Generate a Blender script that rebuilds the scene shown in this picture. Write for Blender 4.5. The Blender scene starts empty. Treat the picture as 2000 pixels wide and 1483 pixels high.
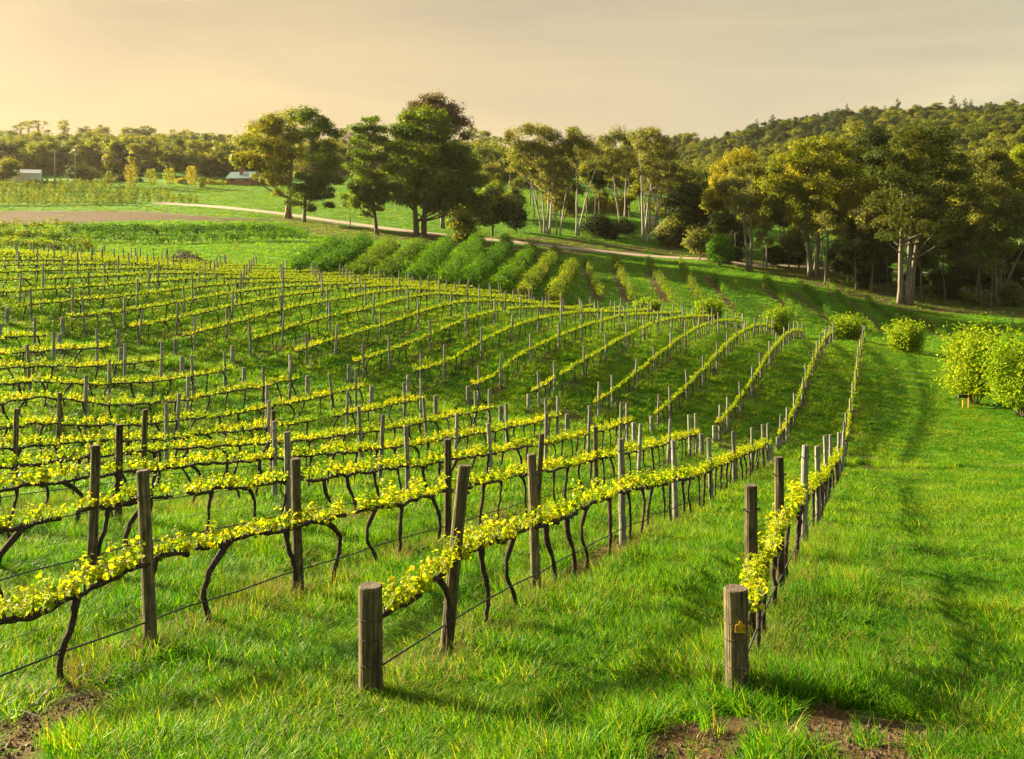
import bpy, math, random
import numpy as np
from mathutils import Vector, Matrix

sc = bpy.context.scene
COL = sc.collection
rng = np.random.default_rng(11)
random.seed(11)
R = math.radians

# ------------------------------------------------------------------ camera, sky, sun, exposure
cam_d = bpy.data.cameras.new('camera')
cam = bpy.data.objects.new('camera', cam_d)
COL.objects.link(cam)
cam.location = (0, 0, 0)
cam.rotation_euler = (R(90), 0, 0)
cam_d.sensor_width = 36.0
cam_d.lens = 35.0
cam_d.shift_y = -(741.5 - 450.0) / 2000.0
cam_d.clip_start = 0.1
cam_d.clip_end = 8000
sc.camera = cam

SUN_AZ, SUN_EL = 58.0, 18.5            # degrees to the left of the view axis, above the horizon
sun_dir = Vector((-math.sin(R(SUN_AZ)) * math.cos(R(SUN_EL)), math.cos(R(SUN_AZ)) * math.cos(R(SUN_EL)), math.sin(R(SUN_EL))))
sun_d = bpy.data.lights.new('sun', 'SUN')
sun_d.energy = 5.0
sun_d.angle = R(0.8)
sun_d.color = (1.0, 0.82, 0.50)
sun = bpy.data.objects.new('sun', sun_d)
COL.objects.link(sun)
sun.location = (-60, 40, 60)
sun.rotation_euler = sun_dir.to_track_quat('Z', 'Y').to_euler()

world = bpy.data.worlds.new('World')
sc.world = world
world.use_nodes = True
wn, wl = world.node_tree.nodes, world.node_tree.links
wn.clear()
w_out = wn.new('ShaderNodeOutputWorld')
w_bg = wn.new('ShaderNodeBackground')
w_bg.inputs['Strength'].default_value = 0.1
w_sky = wn.new('ShaderNodeTexSky')
w_sky.sky_type = 'NISHITA'
w_sky.sun_disc = False
w_sky.sun_elevation = R(SUN_EL)
w_sky.sun_rotation = R(-SUN_AZ)
w_sky.air_density = 1.2
w_sky.dust_density = 4.0
w_sky.ozone_density = 0.6
# a thin veil of high cloud, thicker light towards the sun, lies over the clear sky
w_tc = wn.new('ShaderNodeTexCoord')
w_dot = wn.new('ShaderNodeVectorMath'); w_dot.operation = 'DOT_PRODUCT'
w_dot.inputs[1].default_value = sun_dir
wl.new(w_tc.outputs['Generated'], w_dot.inputs[0])
w_ramp = wn.new('ShaderNodeValToRGB')
w_mr = wn.new('ShaderNodeMapRange')
w_mr.inputs['From Min'].default_value = -1; w_mr.inputs['From Max'].default_value = 1
wl.new(w_dot.outputs['Value'], w_mr.inputs['Value'])
wl.new(w_mr.outputs['Result'], w_ramp.inputs['Fac'])
ramp = w_ramp.color_ramp
ramp.elements[0].position = 0.0; ramp.elements[0].color = (0.50, 0.48, 0.40, 1)
ramp.elements[1].position = 1.0; ramp.elements[1].color = (0.62, 0.45, 0.22, 1)
for p_, c_ in ((0.40, (0.58, 0.54, 0.42, 1)), (0.52, (0.74, 0.67, 0.45, 1)), (0.75, (0.77, 0.625, 0.38, 1)), (0.90, (0.73, 0.55, 0.29, 1))):
    e = ramp.elements.new(p_); e.color = c_
w_map = wn.new('ShaderNodeMapping'); w_map.inputs['Scale'].default_value = (0.8, 0.8, 4.5)
wl.new(w_tc.outputs['Generated'], w_map.inputs['Vector'])
w_noi = wn.new('ShaderNodeTexNoise'); w_noi.inputs['Scale'].default_value = 2.2; w_noi.inputs['Detail'].default_value = 6; w_noi.inputs['Distortion'].default_value = 0.8
wl.new(w_map.outputs['Vector'], w_noi.inputs['Vector'])
w_str = wn.new('ShaderNodeValToRGB')                      # greyer, faintly mauve where the cloud is thicker
w_str.color_ramp.elements[0].position = 0.30; w_str.color_ramp.elements[0].color = (0.74, 0.75, 0.86, 1)
w_str.color_ramp.elements[1].position = 0.68; w_str.color_ramp.elements[1].color = (1.10, 1.07, 1.0, 1)
wl.new(w_noi.outputs['Fac'], w_str.inputs['Fac'])
w_mul = wn.new('ShaderNodeVectorMath'); w_mul.operation = 'MULTIPLY'
wl.new(w_ramp.outputs['Color'], w_mul.inputs[0]); wl.new(w_str.outputs['Color'], w_mul.inputs[1])
w_sc = wn.new('ShaderNodeVectorMath'); w_sc.operation = 'SCALE'
w_sep = wn.new('ShaderNodeSeparateXYZ'); wl.new(w_tc.outputs['Generated'], w_sep.inputs[0])
w_low = wn.new('ShaderNodeMapRange'); w_low.interpolation_type = 'SMOOTHSTEP'      # brighter, warmer towards the horizon
w_low.inputs['From Min'].default_value = 0.06; w_low.inputs['From Max'].default_value = 0.24
w_low.inputs['To Min'].default_value = 1.88; w_low.inputs['To Max'].default_value = 1.55
wl.new(w_sep.outputs['Z'], w_low.inputs['Value']); wl.new(w_low.outputs['Result'], w_sc.inputs['Scale'])
wl.new(w_mul.outputs['Vector'], w_sc.inputs[0])
w_mix = wn.new('ShaderNodeMix'); w_mix.data_type = 'RGBA'
w_mix.inputs['Factor'].default_value = 0.93
w_thin = wn.new('ShaderNodeMapRange')                      # the veil thins overhead
w_thin.inputs['From Min'].default_value = 0.25; w_thin.inputs['From Max'].default_value = 1.0
w_thin.inputs['To Min'].default_value = 0.96; w_thin.inputs['To Max'].default_value = 0.65
wl.new(w_sep.outputs['Z'], w_thin.inputs['Value']); wl.new(w_thin.outputs['Result'], w_mix.inputs['Factor'])
wl.new(w_sky.outputs['Color'], w_mix.inputs['A']); wl.new(w_sc.outputs['Vector'], w_mix.inputs['B'])
wl.new(w_mix.outputs['Result'], w_bg.inputs['Color'])
wl.new(w_bg.outputs['Background'], w_out.inputs['Surface'])

sc.view_settings.view_transform = 'Standard'
sc.view_settings.look = 'None'
sc.view_settings.exposure = 2.42
sc.view_settings.gamma = 1.0
sc.view_settings.use_curve_mapping = False
sc.render.engine = 'CYCLES'
sc.cycles.max_bounces = 6
sc.cycles.diffuse_bounces = 3
sc.cycles.glossy_bounces = 2
sc.cycles.transmission_bounces = 4
sc.cycles.transparent_max_bounces = 8
sc.cycles.use_adaptive_sampling = False
sc.cycles.adaptive_threshold = 0.015
sc.cycles.use_denoising = True
sc.cycles.denoiser = 'OPENIMAGEDENOISE'
sc.cycles.denoising_input_passes = 'RGB_ALBEDO_NORMAL'
sc.cycles.denoising_prefilter = 'NONE'

# ------------------------------------------------------------------ small helpers
def tag(o, label=None, cat=None, group=None, kind=None):
    if label: o['label'] = label
    if cat: o['category'] = cat
    if group: o['group'] = group
    if kind: o['kind'] = kind
    return o

def empty(name, loc, rz=0.0):
    o = bpy.data.objects.new(name, None)
    o.empty_display_size = 0.2
    COL.objects.link(o)
    o.location = loc
    o.rotation_euler = (0, 0, rz)
    return o

def link(name, me, parent=None, loc=(0, 0, 0), rot=(0, 0, 0), scl=(1, 1, 1)):
    o = bpy.data.objects.new(name, me)
    COL.objects.link(o)
    o.parent = parent
    o.location = loc; o.rotation_euler = rot; o.scale = scl
    return o

ONES = ['zeroth', 'first', 'second', 'third', 'fourth', 'fifth', 'sixth', 'seventh', 'eighth', 'ninth', 'tenth', 'eleventh', 'twelfth',
        'thirteenth', 'fourteenth', 'fifteenth', 'sixteenth', 'seventeenth', 'eighteenth', 'nineteenth']
TENS = {2: ('twenty', 'twentieth'), 3: ('thirty', 'thirtieth'), 4: ('forty', 'fortieth'), 5: ('fifty', 'fiftieth')}
def ordinal(n):
    if n < 20: return ONES[n]
    t, u = divmod(n, 10)
    return TENS[t][1] if u == 0 else TENS[t][0] + '-' + ONES[u]

class MB:
    """collects vertices and faces, builds one mesh"""
    def __init__(s):
        s.v = []; s.f = []; s.m = []; s.t = []; s.n = 0
    def add(s, v, f, mat=0, tint=None):
        v = np.asarray(v, dtype=np.float64).reshape(-1, 3)
        f = np.asarray(f, dtype=np.int64)
        if f.ndim == 1: f = f.reshape(1, -1)
        s.v.append(v); s.f.append(f + s.n); s.m.append(np.full(len(f), mat, dtype=np.int32))
        s.t.append(np.full(len(f), 0.5) if tint is None else np.broadcast_to(np.asarray(tint, dtype=np.float64), (len(f),)))
        s.n += len(v)
    def addbuf(s, o, M=None):
        for v, f, m, t in zip(o.v, o.f, o.m, o.t):
            pass
        base = s.n
        for v in o.v:
            s.v.append(v if M is None else v @ np.array(M)[:3, :3].T + np.array(M)[:3, 3])
        for f, m, t in zip(o.f, o.m, o.t):
            s.f.append(f + base); s.m.append(m); s.t.append(t)
        s.n += o.n
    def mesh(s, name, mats, smooth=False, tint=True):
        me = bpy.data.meshes.new(name)
        V = np.concatenate(s.v)
        loops = np.concatenate([f.ravel() for f in s.f])
        sizes = np.concatenate([np.full(len(f), f.shape[1]) for f in s.f])
        starts = np.concatenate([[0], np.cumsum(sizes)[:-1]])
        me.vertices.add(len(V)); me.vertices.foreach_set('co', V.ravel())
        me.loops.add(len(loops)); me.loops.foreach_set('vertex_index', loops)
        me.polygons.add(len(sizes))
        me.polygons.foreach_set('loop_start', starts)
        try: me.polygons.foreach_set('loop_total', sizes)
        except Exception: pass
        me.polygons.foreach_set('material_index', np.concatenate(s.m))
        me.polygons.foreach_set('use_smooth', np.full(len(sizes), bool(smooth)))
        for m in (mats if isinstance(mats, (list, tuple)) else [mats]): me.materials.append(m)
        if tint:
            a = me.attributes.new('tint', 'FLOAT', 'FACE')
            a.data.foreach_set('value', np.concatenate(s.t))
        me.update(calc_edges=True)
        me.validate()
        return me

def tube(mb, pts, rad, n=8, mat=0, cap=True, phase=0.0, wob=0.0, rs=None):
    """a tapered tube along pts"""
    P = np.asarray(pts, float); k = len(P)
    rad = np.broadcast_to(np.asarray(rad, float), (k,))
    T = np.gradient(P, axis=0); T /= np.linalg.norm(T, axis=1)[:, None] + 1e-9
    ref = np.array([0, 1.0, 0]) if abs(T[:, 1]).mean() < 0.8 else np.array([1.0, 0, 0])
    A = np.cross(T, ref); A /= np.linalg.norm(A, axis=1)[:, None] + 1e-9
    B = np.cross(T, A)
    ang = np.linspace(0, 2 * np.pi, n, endpoint=False) + phase
    rr = rad[:, None] * np.ones((k, n))
    if wob and rs is not None: rr = rr * (1 + wob * rs.standard_normal((k, n)))
    V = P[:, None, :] + rr[:, :, None] * (np.cos(ang)[None, :, None] * A[:, None, :] + np.sin(ang)[None, :, None] * B[:, None, :])
    V = V.reshape(-1, 3)
    i = np.arange(k - 1)[:, None] * n; j = np.arange(n)[None, :]; j2 = (j + 1) % n
    F = np.stack([i + j, i + j2, i + n + j2, i + n + j], axis=-1).reshape(-1, 4)
    mb.add(V, F, mat)
    if cap:
        base = mb.n - len(V)
        mb.f.append(np.array([[base + (k - 1) * n + q for q in range(n)]])); mb.m.append(np.array([mat], dtype=np.int32)); mb.t.append(np.array([0.5]))
        mb.f.append(np.array([[base + n - 1 - q for q in range(n)]])); mb.m.append(np.array([mat], dtype=np.int32)); mb.t.append(np.array([0.5]))

def box(mb, c, s, mat=0, rz=0.0):
    x, y, z = s[0] / 2, s[1] / 2, s[2] / 2
    v = np.array([[-x, -y, -z], [x, -y, -z], [x, y, -z], [-x, y, -z], [-x, -y, z], [x, -y, z], [x, y, z], [-x, y, z]])
    ca, sa = math.cos(rz), math.sin(rz)
    v = v @ np.array([[ca, sa, 0], [-sa, ca, 0], [0, 0, 1]]) + np.array(c)
    mb.add(v, [[3, 2, 1, 0], [4, 5, 6, 7], [0, 1, 5, 4], [1, 2, 6, 5], [2, 3, 7, 6], [3, 0, 4, 7]], mat)

def unit(v):
    return v / (np.linalg.norm(v, axis=-1, keepdims=True) + 1e-9)

def leaves(mb, C, N, S, rs, aspect=0.75, mat=0, tint=None, droop=None):
    """diamond leaves, folded along the midrib: C centres, N normals, S sizes"""
    k = len(C)
    N = unit(N)
    r = rs.standard_normal((k, 3))
    if droop is not None: r = r * 0.5 + np.asarray(droop)
    U = unit(r - (r * N).sum(1, keepdims=True) * N)
    W = np.cross(N, U)
    S = np.broadcast_to(np.asarray(S, float), (k,))[:, None]
    a = C - U * S * 0.5; b = C + W * S * 0.5 * aspect + N * S * 0.1; c = C + U * S * 0.5; d = C - W * S * 0.5 * aspect + N * S * 0.1
    V = np.stack([a, b, c, d], 1).reshape(-1, 3)
    F = np.arange(4 * k).reshape(-1, 4)
    mb.add(V, F, mat, tint if tint is not None else rs.random(k))

# ------------------------------------------------------------------ materials
def nodes_of(m):
    m.use_nodes = True
    nt = m.node_tree; nt.nodes.clear()
    return nt, nt.nodes, nt.links

def ramp_node(N, stops):
    r = N.new('ShaderNodeValToRGB')
    e = r.color_ramp.elements
    e[0].position, e[0].color = stops[0][0], (*stops[0][1], 1)
    e[1].position, e[1].color = stops[-1][0], (*stops[-1][1], 1)
    for p, c in stops[1:-1]:
        x = e.new(p); x.color = (*c, 1)
    return r

def leaf_mat(name, stops, trans=0.45, tcol=None, gloss=0.08, rough=0.5, patch=0.0, objrand=0.25, tgain=1.0):
    """thin leaf: reflected light plus light coming through, each leaf its own tint"""
    m = bpy.data.materials.new(name)
    nt, N, L = nodes_of(m)
    out = N.new('ShaderNodeOutputMaterial')
    at = N.new('ShaderNodeAttribute'); at.attribute_name = 'tint'
    oi = N.new('ShaderNodeObjectInfo')
    ad = N.new('ShaderNodeMath'); ad.operation = 'MULTIPLY_ADD'
    L.new(oi.outputs['Random'], ad.inputs[0]); ad.inputs[1].default_value = objrand
    sub = N.new('ShaderNodeMath'); sub.operation = 'SUBTRACT'
    L.new(at.outputs['Fac'], sub.inputs[0]); sub.inputs[1].default_value = objrand * 0.5
    L.new(sub.outputs[0], ad.inputs[2])
    fac = ad.outputs[0]
    if patch:
        geo = N.new('ShaderNodeNewGeometry')
        no = N.new('ShaderNodeTexNoise'); no.inputs['Scale'].default_value = 0.45; no.inputs['Detail'].default_value = 3
        L.new(geo.outputs['Position'], no.inputs['Vector'])
        mm = N.new('ShaderNodeMath'); mm.operation = 'MULTIPLY_ADD'
        s2 = N.new('ShaderNodeMath'); s2.operation = 'SUBTRACT'; s2.inputs[1].default_value = 0.5
        L.new(no.outputs['Fac'], s2.inputs[0]); L.new(s2.outputs[0], mm.inputs[0]); mm.inputs[1].default_value = patch
        L.new(fac, mm.inputs[2]); fac = mm.outputs[0]
    r = ramp_node(N, stops)
    L.new(fac, r.inputs['Fac'])
    d = N.new('ShaderNodeBsdfPrincipled')
    d.inputs['Roughness'].default_value = rough
    d.inputs['Specular IOR Level'].default_value = gloss * 2
    L.new(r.outputs['Color'], d.inputs['Base Color'])
    t = N.new('ShaderNodeBsdfTranslucent')
    mc = N.new('ShaderNodeMix'); mc.data_type = 'RGBA'; mc.blend_type = 'MULTIPLY'
    mc.inputs['Factor'].default_value = 1.0
    L.new(r.outputs['Color'], mc.inputs['A'])
    tc = tcol or (1.3, 1.2, 0.5)
    mc.inputs['B'].default_value = (tc[0] * tgain, tc[1] * tgain, tc[2] * tgain, 1)
    L.new(mc.outputs['Result'], t.inputs['Color'])
    mx = N.new('ShaderNodeMixShader'); mx.inputs['Fac'].default_value = trans
    L.new(d.outputs[0], mx.inputs[1]); L.new(t.outputs[0], mx.inputs[2])
    L.new(mx.outputs[0], out.inputs['Surface'])
    return m

def solid_mat(name, stops, scale=(4, 4, 4), rough=0.85, bump=0.3, detail=5, objrand=0.0, metal=0.0, spec=0.3, coord='Object', blotch=0.0):
    m = bpy.data.materials.new(name)
    nt, N, L = nodes_of(m)
    out = N.new('ShaderNodeOutputMaterial')
    d = N.new('ShaderNodeBsdfPrincipled')
    d.inputs['Roughness'].default_value = rough
    d.inputs['Metallic'].default_value = metal
    d.inputs['Specular IOR Level'].default_value = spec
    tc = N.new('ShaderNodeTexCoord'); mp = N.new('ShaderNodeMapping'); mp.inputs['Scale'].default_value = scale
    L.new(tc.outputs[coord], mp.inputs['Vector'])
    no = N.new('ShaderNodeTexNoise'); no.inputs['Scale'].default_value = 1.0; no.inputs['Detail'].default_value = detail
    L.new(mp.outputs['Vector'], no.inputs['Vector'])
    oi = N.new('ShaderNodeObjectInfo')
    ad = N.new('ShaderNodeMath'); ad.operation = 'MULTIPLY_ADD'; ad.inputs[1].default_value = objrand
    s = N.new('ShaderNodeMath'); s.operation = 'SUBTRACT'; s.inputs[1].default_value = objrand / 2
    L.new(no.outputs['Fac'], s.inputs[0]); L.new(oi.outputs['Random'], ad.inputs[0]); L.new(s.outputs[0], ad.inputs[2])
    r = ramp_node(N, stops)
    L.new(ad.outputs[0], r.inputs['Fac'])
    colour = r.outputs['Color']
    if blotch:
        n2 = N.new('ShaderNodeTexNoise'); n2.inputs['Scale'].default_value = 4.5; n2.inputs['Detail'].default_value = 5; n2.inputs['Distortion'].default_value = 1.2
        mp2 = N.new('ShaderNodeMapping'); mp2.inputs['Scale'].default_value = (2.0, 2.0, 0.8)
        L.new(tc.outputs[coord], mp2.inputs['Vector']); L.new(mp2.outputs['Vector'], n2.inputs['Vector'])
        mr = N.new('ShaderNodeMapRange'); mr.inputs['From Min'].default_value = 0.35; mr.inputs['From Max'].default_value = 0.62
        mr.inputs['To Min'].default_value = 1 - blotch; mr.inputs['To Max'].default_value = 1.15
        L.new(n2.outputs['Fac'], mr.inputs['Value'])
        vs = N.new('ShaderNodeVectorMath'); vs.operation = 'SCALE'
        L.new(colour, vs.inputs[0]); L.new(mr.outputs['Result'], vs.inputs['Scale']); colour = vs.outputs['Vector']
    L.new(colour, d.inputs['Base Color'])
    if bump:
        b = N.new('ShaderNodeBump'); b.inputs['Strength'].default_value = bump; b.inputs['Distance'].default_value = 0.02
        L.new(no.outputs['Fac'], b.inputs['Height']); L.new(b.outputs[0], d.inputs['Normal'])
    L.new(d.outputs[0], out.inputs['Surface'])
    return m

M = {}
M['wood'] = solid_mat('round_timber', [(0.25, (0.035, 0.028, 0.013)), (0.45, (0.09, 0.074, 0.038)), (0.6, (0.16, 0.133, 0.07)), (0.8, (0.26, 0.22, 0.125))],
                      scale=(38, 38, 1.6), rough=0.9, bump=0.9, detail=6, objrand=0.22, blotch=0.55)
M['wood_end'] = solid_mat('timber_end_grain', [(0.3, (0.05, 0.038, 0.03)), (0.7, (0.16, 0.12, 0.09))], scale=(45, 45, 45), rough=0.95, bump=0.8)
M['wood_grey'] = solid_mat('grey_timber', [(0.25, (0.12, 0.118, 0.105)), (0.5, (0.24, 0.235, 0.21)), (0.8, (0.36, 0.35, 0.31))],
                           scale=(38, 38, 1.6), rough=0.9, bump=0.8, detail=6, objrand=0.3, blotch=0.4)
M['vine_bark'] = solid_mat('vine_bark', [(0.3, (0.018, 0.012, 0.009)), (0.55, (0.05, 0.034, 0.025)), (0.8, (0.125, 0.09, 0.068))],
                           scale=(60, 60, 9), rough=0.95, bump=1.0, detail=6)
M['vine_leaf'] = leaf_mat('vine_leaf', [(0.0, (0.09, 0.20, 0.008)), (0.35, (0.24, 0.35, 0.010)), (0.75, (0.43, 0.47, 0.014)), (1.0, (0.58, 0.48, 0.03))],
                          trans=0.5, tcol=(1.3, 1.2, 0.4), gloss=0.04, rough=0.45, objrand=0.45)
M['shoot'] = solid_mat('green_shoot', [(0.3, (0.16, 0.2, 0.05)), (0.7, (0.25, 0.2, 0.07))], rough=0.6, bump=0)
M['grass'] = leaf_mat('grass_blade', [(0.0, (0.014, 0.09, 0.004)), (0.3, (0.044, 0.18, 0.005)), (0.6, (0.10, 0.265, 0.006)), (0.85, (0.215, 0.33, 0.010)), (1.0, (0.34, 0.34, 0.03))],
                      trans=0.5, tcol=(1.3, 1.3, 0.35), gloss=0.05, rough=0.45, patch=1.0, objrand=0.35)
M['dry_grass'] = leaf_mat('dry_grass', [(0.0, (0.10, 0.13, 0.02)), (0.4, (0.20, 0.17, 0.05)), (0.8, (0.26, 0.19, 0.07)), (1.0, (0.34, 0.25, 0.12))],
                          trans=0.35, tcol=(1.2, 1.0, 0.6), gloss=0.05, patch=0.4, objrand=0.4)
M['weed'] = leaf_mat('broad_weed', [(0.0, (0.02, 0.08, 0.005)), (0.5, (0.05, 0.15, 0.008)), (1.0, (0.11, 0.22, 0.012))], trans=0.4, gloss=0.03, objrand=0.4)
M['pipe'] = solid_mat('drip_pipe', [(0.3, (0.018, 0.024, 0.022)), (0.7, (0.05, 0.06, 0.055))], scale=(20, 20, 20), rough=0.55, bump=0, spec=0.4)
M['wire'] = solid_mat('galvanised_wire', [(0.3, (0.18, 0.17, 0.16)), (0.7, (0.32, 0.31, 0.29))], scale=(30, 30, 30), rough=0.45, bump=0, metal=0.8)
M['rust'] = solid_mat('dark_wire', [(0.3, (0.03, 0.022, 0.018)), (0.7, (0.09, 0.07, 0.055))], scale=(40, 40, 40), rough=0.7, bump=0, metal=0.3)
M['yellow_tag'] = solid_mat('yellow_plastic', [(0.3, (0.55, 0.36, 0.015)), (0.7, (0.68, 0.46, 0.02))], scale=(20, 20, 20), rough=0.5, bump=0)
M['ink'] = solid_mat('black_ink', [(0.3, (0.006, 0.006, 0.005)), (0.7, (0.015, 0.014, 0.012))], rough=0.7, bump=0)
M['hazel_leaf'] = leaf_mat('hazel_leaf', [(0.0, (0.09, 0.19, 0.006)), (0.5, (0.19, 0.30, 0.008)), (1.0, (0.34, 0.38, 0.012))], trans=0.5, gloss=0.03)
M['berry_leaf'] = leaf_mat('berry_leaf', [(0.0, (0.024, 0.10, 0.004)), (0.5, (0.065, 0.18, 0.005)), (1.0, (0.15, 0.26, 0.008))], trans=0.42, gloss=0.02, objrand=0.25)
M['berry_pale'] = leaf_mat('berry_leaf_pale', [(0.0, (0.035, 0.10, 0.006)), (0.5, (0.078, 0.165, 0.008)), (1.0, (0.15, 0.22, 0.012))], trans=0.42, gloss=0.02, objrand=0.25)
M['cane_leaf'] = leaf_mat('cane_leaf', [(0.0, (0.05, 0.13, 0.006)), (0.5, (0.12, 0.20, 0.008)), (1.0, (0.24, 0.26, 0.015))], trans=0.45, gloss=0.03, objrand=0.35)
M['pine_leaf'] = leaf_mat('pine_needles', [(0.0, (0.028, 0.065, 0.006)), (0.5, (0.065, 0.115, 0.008)), (1.0, (0.14, 0.18, 0.010))], trans=0.47, tgain=1.75, tcol=(1.4, 1.2, 0.4), gloss=0.02)
M['dark_leaf'] = leaf_mat('dark_foliage', [(0.0, (0.014, 0.03, 0.008)), (0.5, (0.03, 0.052, 0.011)), (1.0, (0.055, 0.08, 0.015))], trans=0.37, tgain=1.3, gloss=0.02)
M['gum_leaf'] = leaf_mat('gum_leaf', [(0.0, (0.055, 0.075, 0.022)), (0.5, (0.11, 0.13, 0.034)), (1.0, (0.18, 0.19, 0.048))], trans=0.44, tgain=1.75, tcol=(1.4, 1.2, 0.4), gloss=0.03)
M['gum_leaf_warm'] = leaf_mat('gum_leaf_warm', [(0.0, (0.04, 0.068, 0.007)), (0.5, (0.095, 0.125, 0.009)), (1.0, (0.22, 0.20, 0.012))], trans=0.52, tgain=1.75, tcol=(1.4, 1.2, 0.4), gloss=0.03)
M['gum_shaded'] = leaf_mat('gum_leaf_shaded', [(0.0, (0.028, 0.048, 0.008)), (0.5, (0.062, 0.085, 0.011)), (1.0, (0.16, 0.15, 0.014))], trans=0.4, gloss=0.03)  # darker gum leaf for the tallest gum, its shade put into the colour
M['brown_leaf'] = leaf_mat('brown_tipped_leaf', [(0.0, (0.06, 0.05, 0.03)), (0.5, (0.10, 0.08, 0.045)), (1.0, (0.16, 0.12, 0.06))], trans=0.37, tgain=1.3, gloss=0.02)
M['gold_leaf'] = leaf_mat('golden_leaf', [(0.0, (0.17, 0.17, 0.012)), (0.5, (0.29, 0.27, 0.015)), (1.0, (0.40, 0.33, 0.02))], trans=0.45, gloss=0.02)
M['lime_leaf'] = leaf_mat('lime_leaf', [(0.0, (0.10, 0.16, 0.008)), (0.5, (0.20, 0.26, 0.010)), (1.0, (0.33, 0.33, 0.015))], trans=0.45, gloss=0.02)
M['far_leaf'] = leaf_mat('forest_foliage', [(0.0, (0.032, 0.058, 0.012)), (0.5, (0.068, 0.10, 0.016)), (1.0, (0.145, 0.16, 0.022))], trans=0.50, tgain=1.75, tcol=(1.4, 1.2, 0.4), gloss=0.02, objrand=0.7)
M['far_dark'] = leaf_mat('forest_dark_foliage', [(0.0, (0.02, 0.036, 0.018)), (0.5, (0.04, 0.062, 0.028)), (1.0, (0.07, 0.092, 0.038))], trans=0.32, tgain=1.3, gloss=0.02, objrand=0.6)
M['blue_leaf'] = leaf_mat('blue_grey_leaf', [(0.0, (0.06, 0.09, 0.07)), (0.5, (0.11, 0.15, 0.12)), (1.0, (0.17, 0.22, 0.18))], trans=0.25, gloss=0.02)
M['bark_white'] = solid_mat('white_gum_bark', [(0.25, (0.17, 0.145, 0.12)), (0.5, (0.32, 0.29, 0.25)), (0.75, (0.48, 0.45, 0.40))], scale=(3, 3, 0.6), rough=0.8, bump=0.3)
M['bark_grey'] = solid_mat('grey_gum_bark', [(0.25, (0.075, 0.062, 0.05)), (0.5, (0.155, 0.13, 0.105)), (0.75, (0.25, 0.215, 0.175))], scale=(3, 3, 0.5), rough=0.85, bump=0.4)
M['bark_brown'] = solid_mat('brown_bark', [(0.3, (0.06, 0.042, 0.03)), (0.7, (0.17, 0.12, 0.085))], scale=(4, 4, 0.8), rough=0.9, bump=0.6)
M['bark_tan'] = solid_mat('tan_bark', [(0.3, (0.16, 0.10, 0.065)), (0.7, (0.30, 0.20, 0.13))], scale=(4, 4, 0.8), rough=0.9, bump=0.5)
M['white_metal'] = solid_mat('white_sheet_metal', [(0.3, (0.62, 0.63, 0.64)), (0.7, (0.75, 0.76, 0.76))], scale=(2, 2, 2), rough=0.5, bump=0)
M['teal_roof'] = solid_mat('teal_roof_sheet', [(0.3, (0.17, 0.30, 0.29)), (0.7, (0.24, 0.38, 0.36))], scale=(2, 2, 2), rough=0.45, bump=0)
M['red_brick'] = solid_mat('red_brick', [(0.3, (0.25, 0.10, 0.06)), (0.7, (0.36, 0.16, 0.10))], scale=(6, 6, 14), rough=0.9, bump=0.3)
M['cream'] = solid_mat('cream_paint', [(0.3, (0.55, 0.50, 0.40)), (0.7, (0.66, 0.60, 0.48))], rough=0.8, bump=0)
M['dark_glass'] = solid_mat('dark_glass', [(0.3, (0.02, 0.022, 0.025)), (0.7, (0.04, 0.042, 0.045))], rough=0.15, bump=0, spec=0.6)
M['pole_wood'] = solid_mat('pale_pole', [(0.3, (0.28, 0.23, 0.17)), (0.7, (0.42, 0.36, 0.27))], scale=(8, 8, 1), rough=0.9, bump=0.3)
M['black_plastic'] = solid_mat('black_plastic', [(0.3, (0.012, 0.012, 0.013)), (0.7, (0.03, 0.03, 0.03))], rough=0.6, bump=0)
M['twig'] = solid_mat('dead_twig', [(0.3, (0.20, 0.16, 0.12)), (0.7, (0.42, 0.36, 0.29))], scale=(30, 30, 30), rough=0.9, bump=0.3)
M['dead_brush'] = solid_mat('dead_brush', [(0.3, (0.07, 0.045, 0.035)), (0.7, (0.20, 0.14, 0.105))], scale=(5, 5, 5), rough=0.95, bump=0.4)
M['clod'] = solid_mat('soil_clod', [(0.3, (0.06, 0.036, 0.027)), (0.7, (0.15, 0.095, 0.07))], scale=(30, 30, 30), rough=0.95, bump=0.7)

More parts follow.
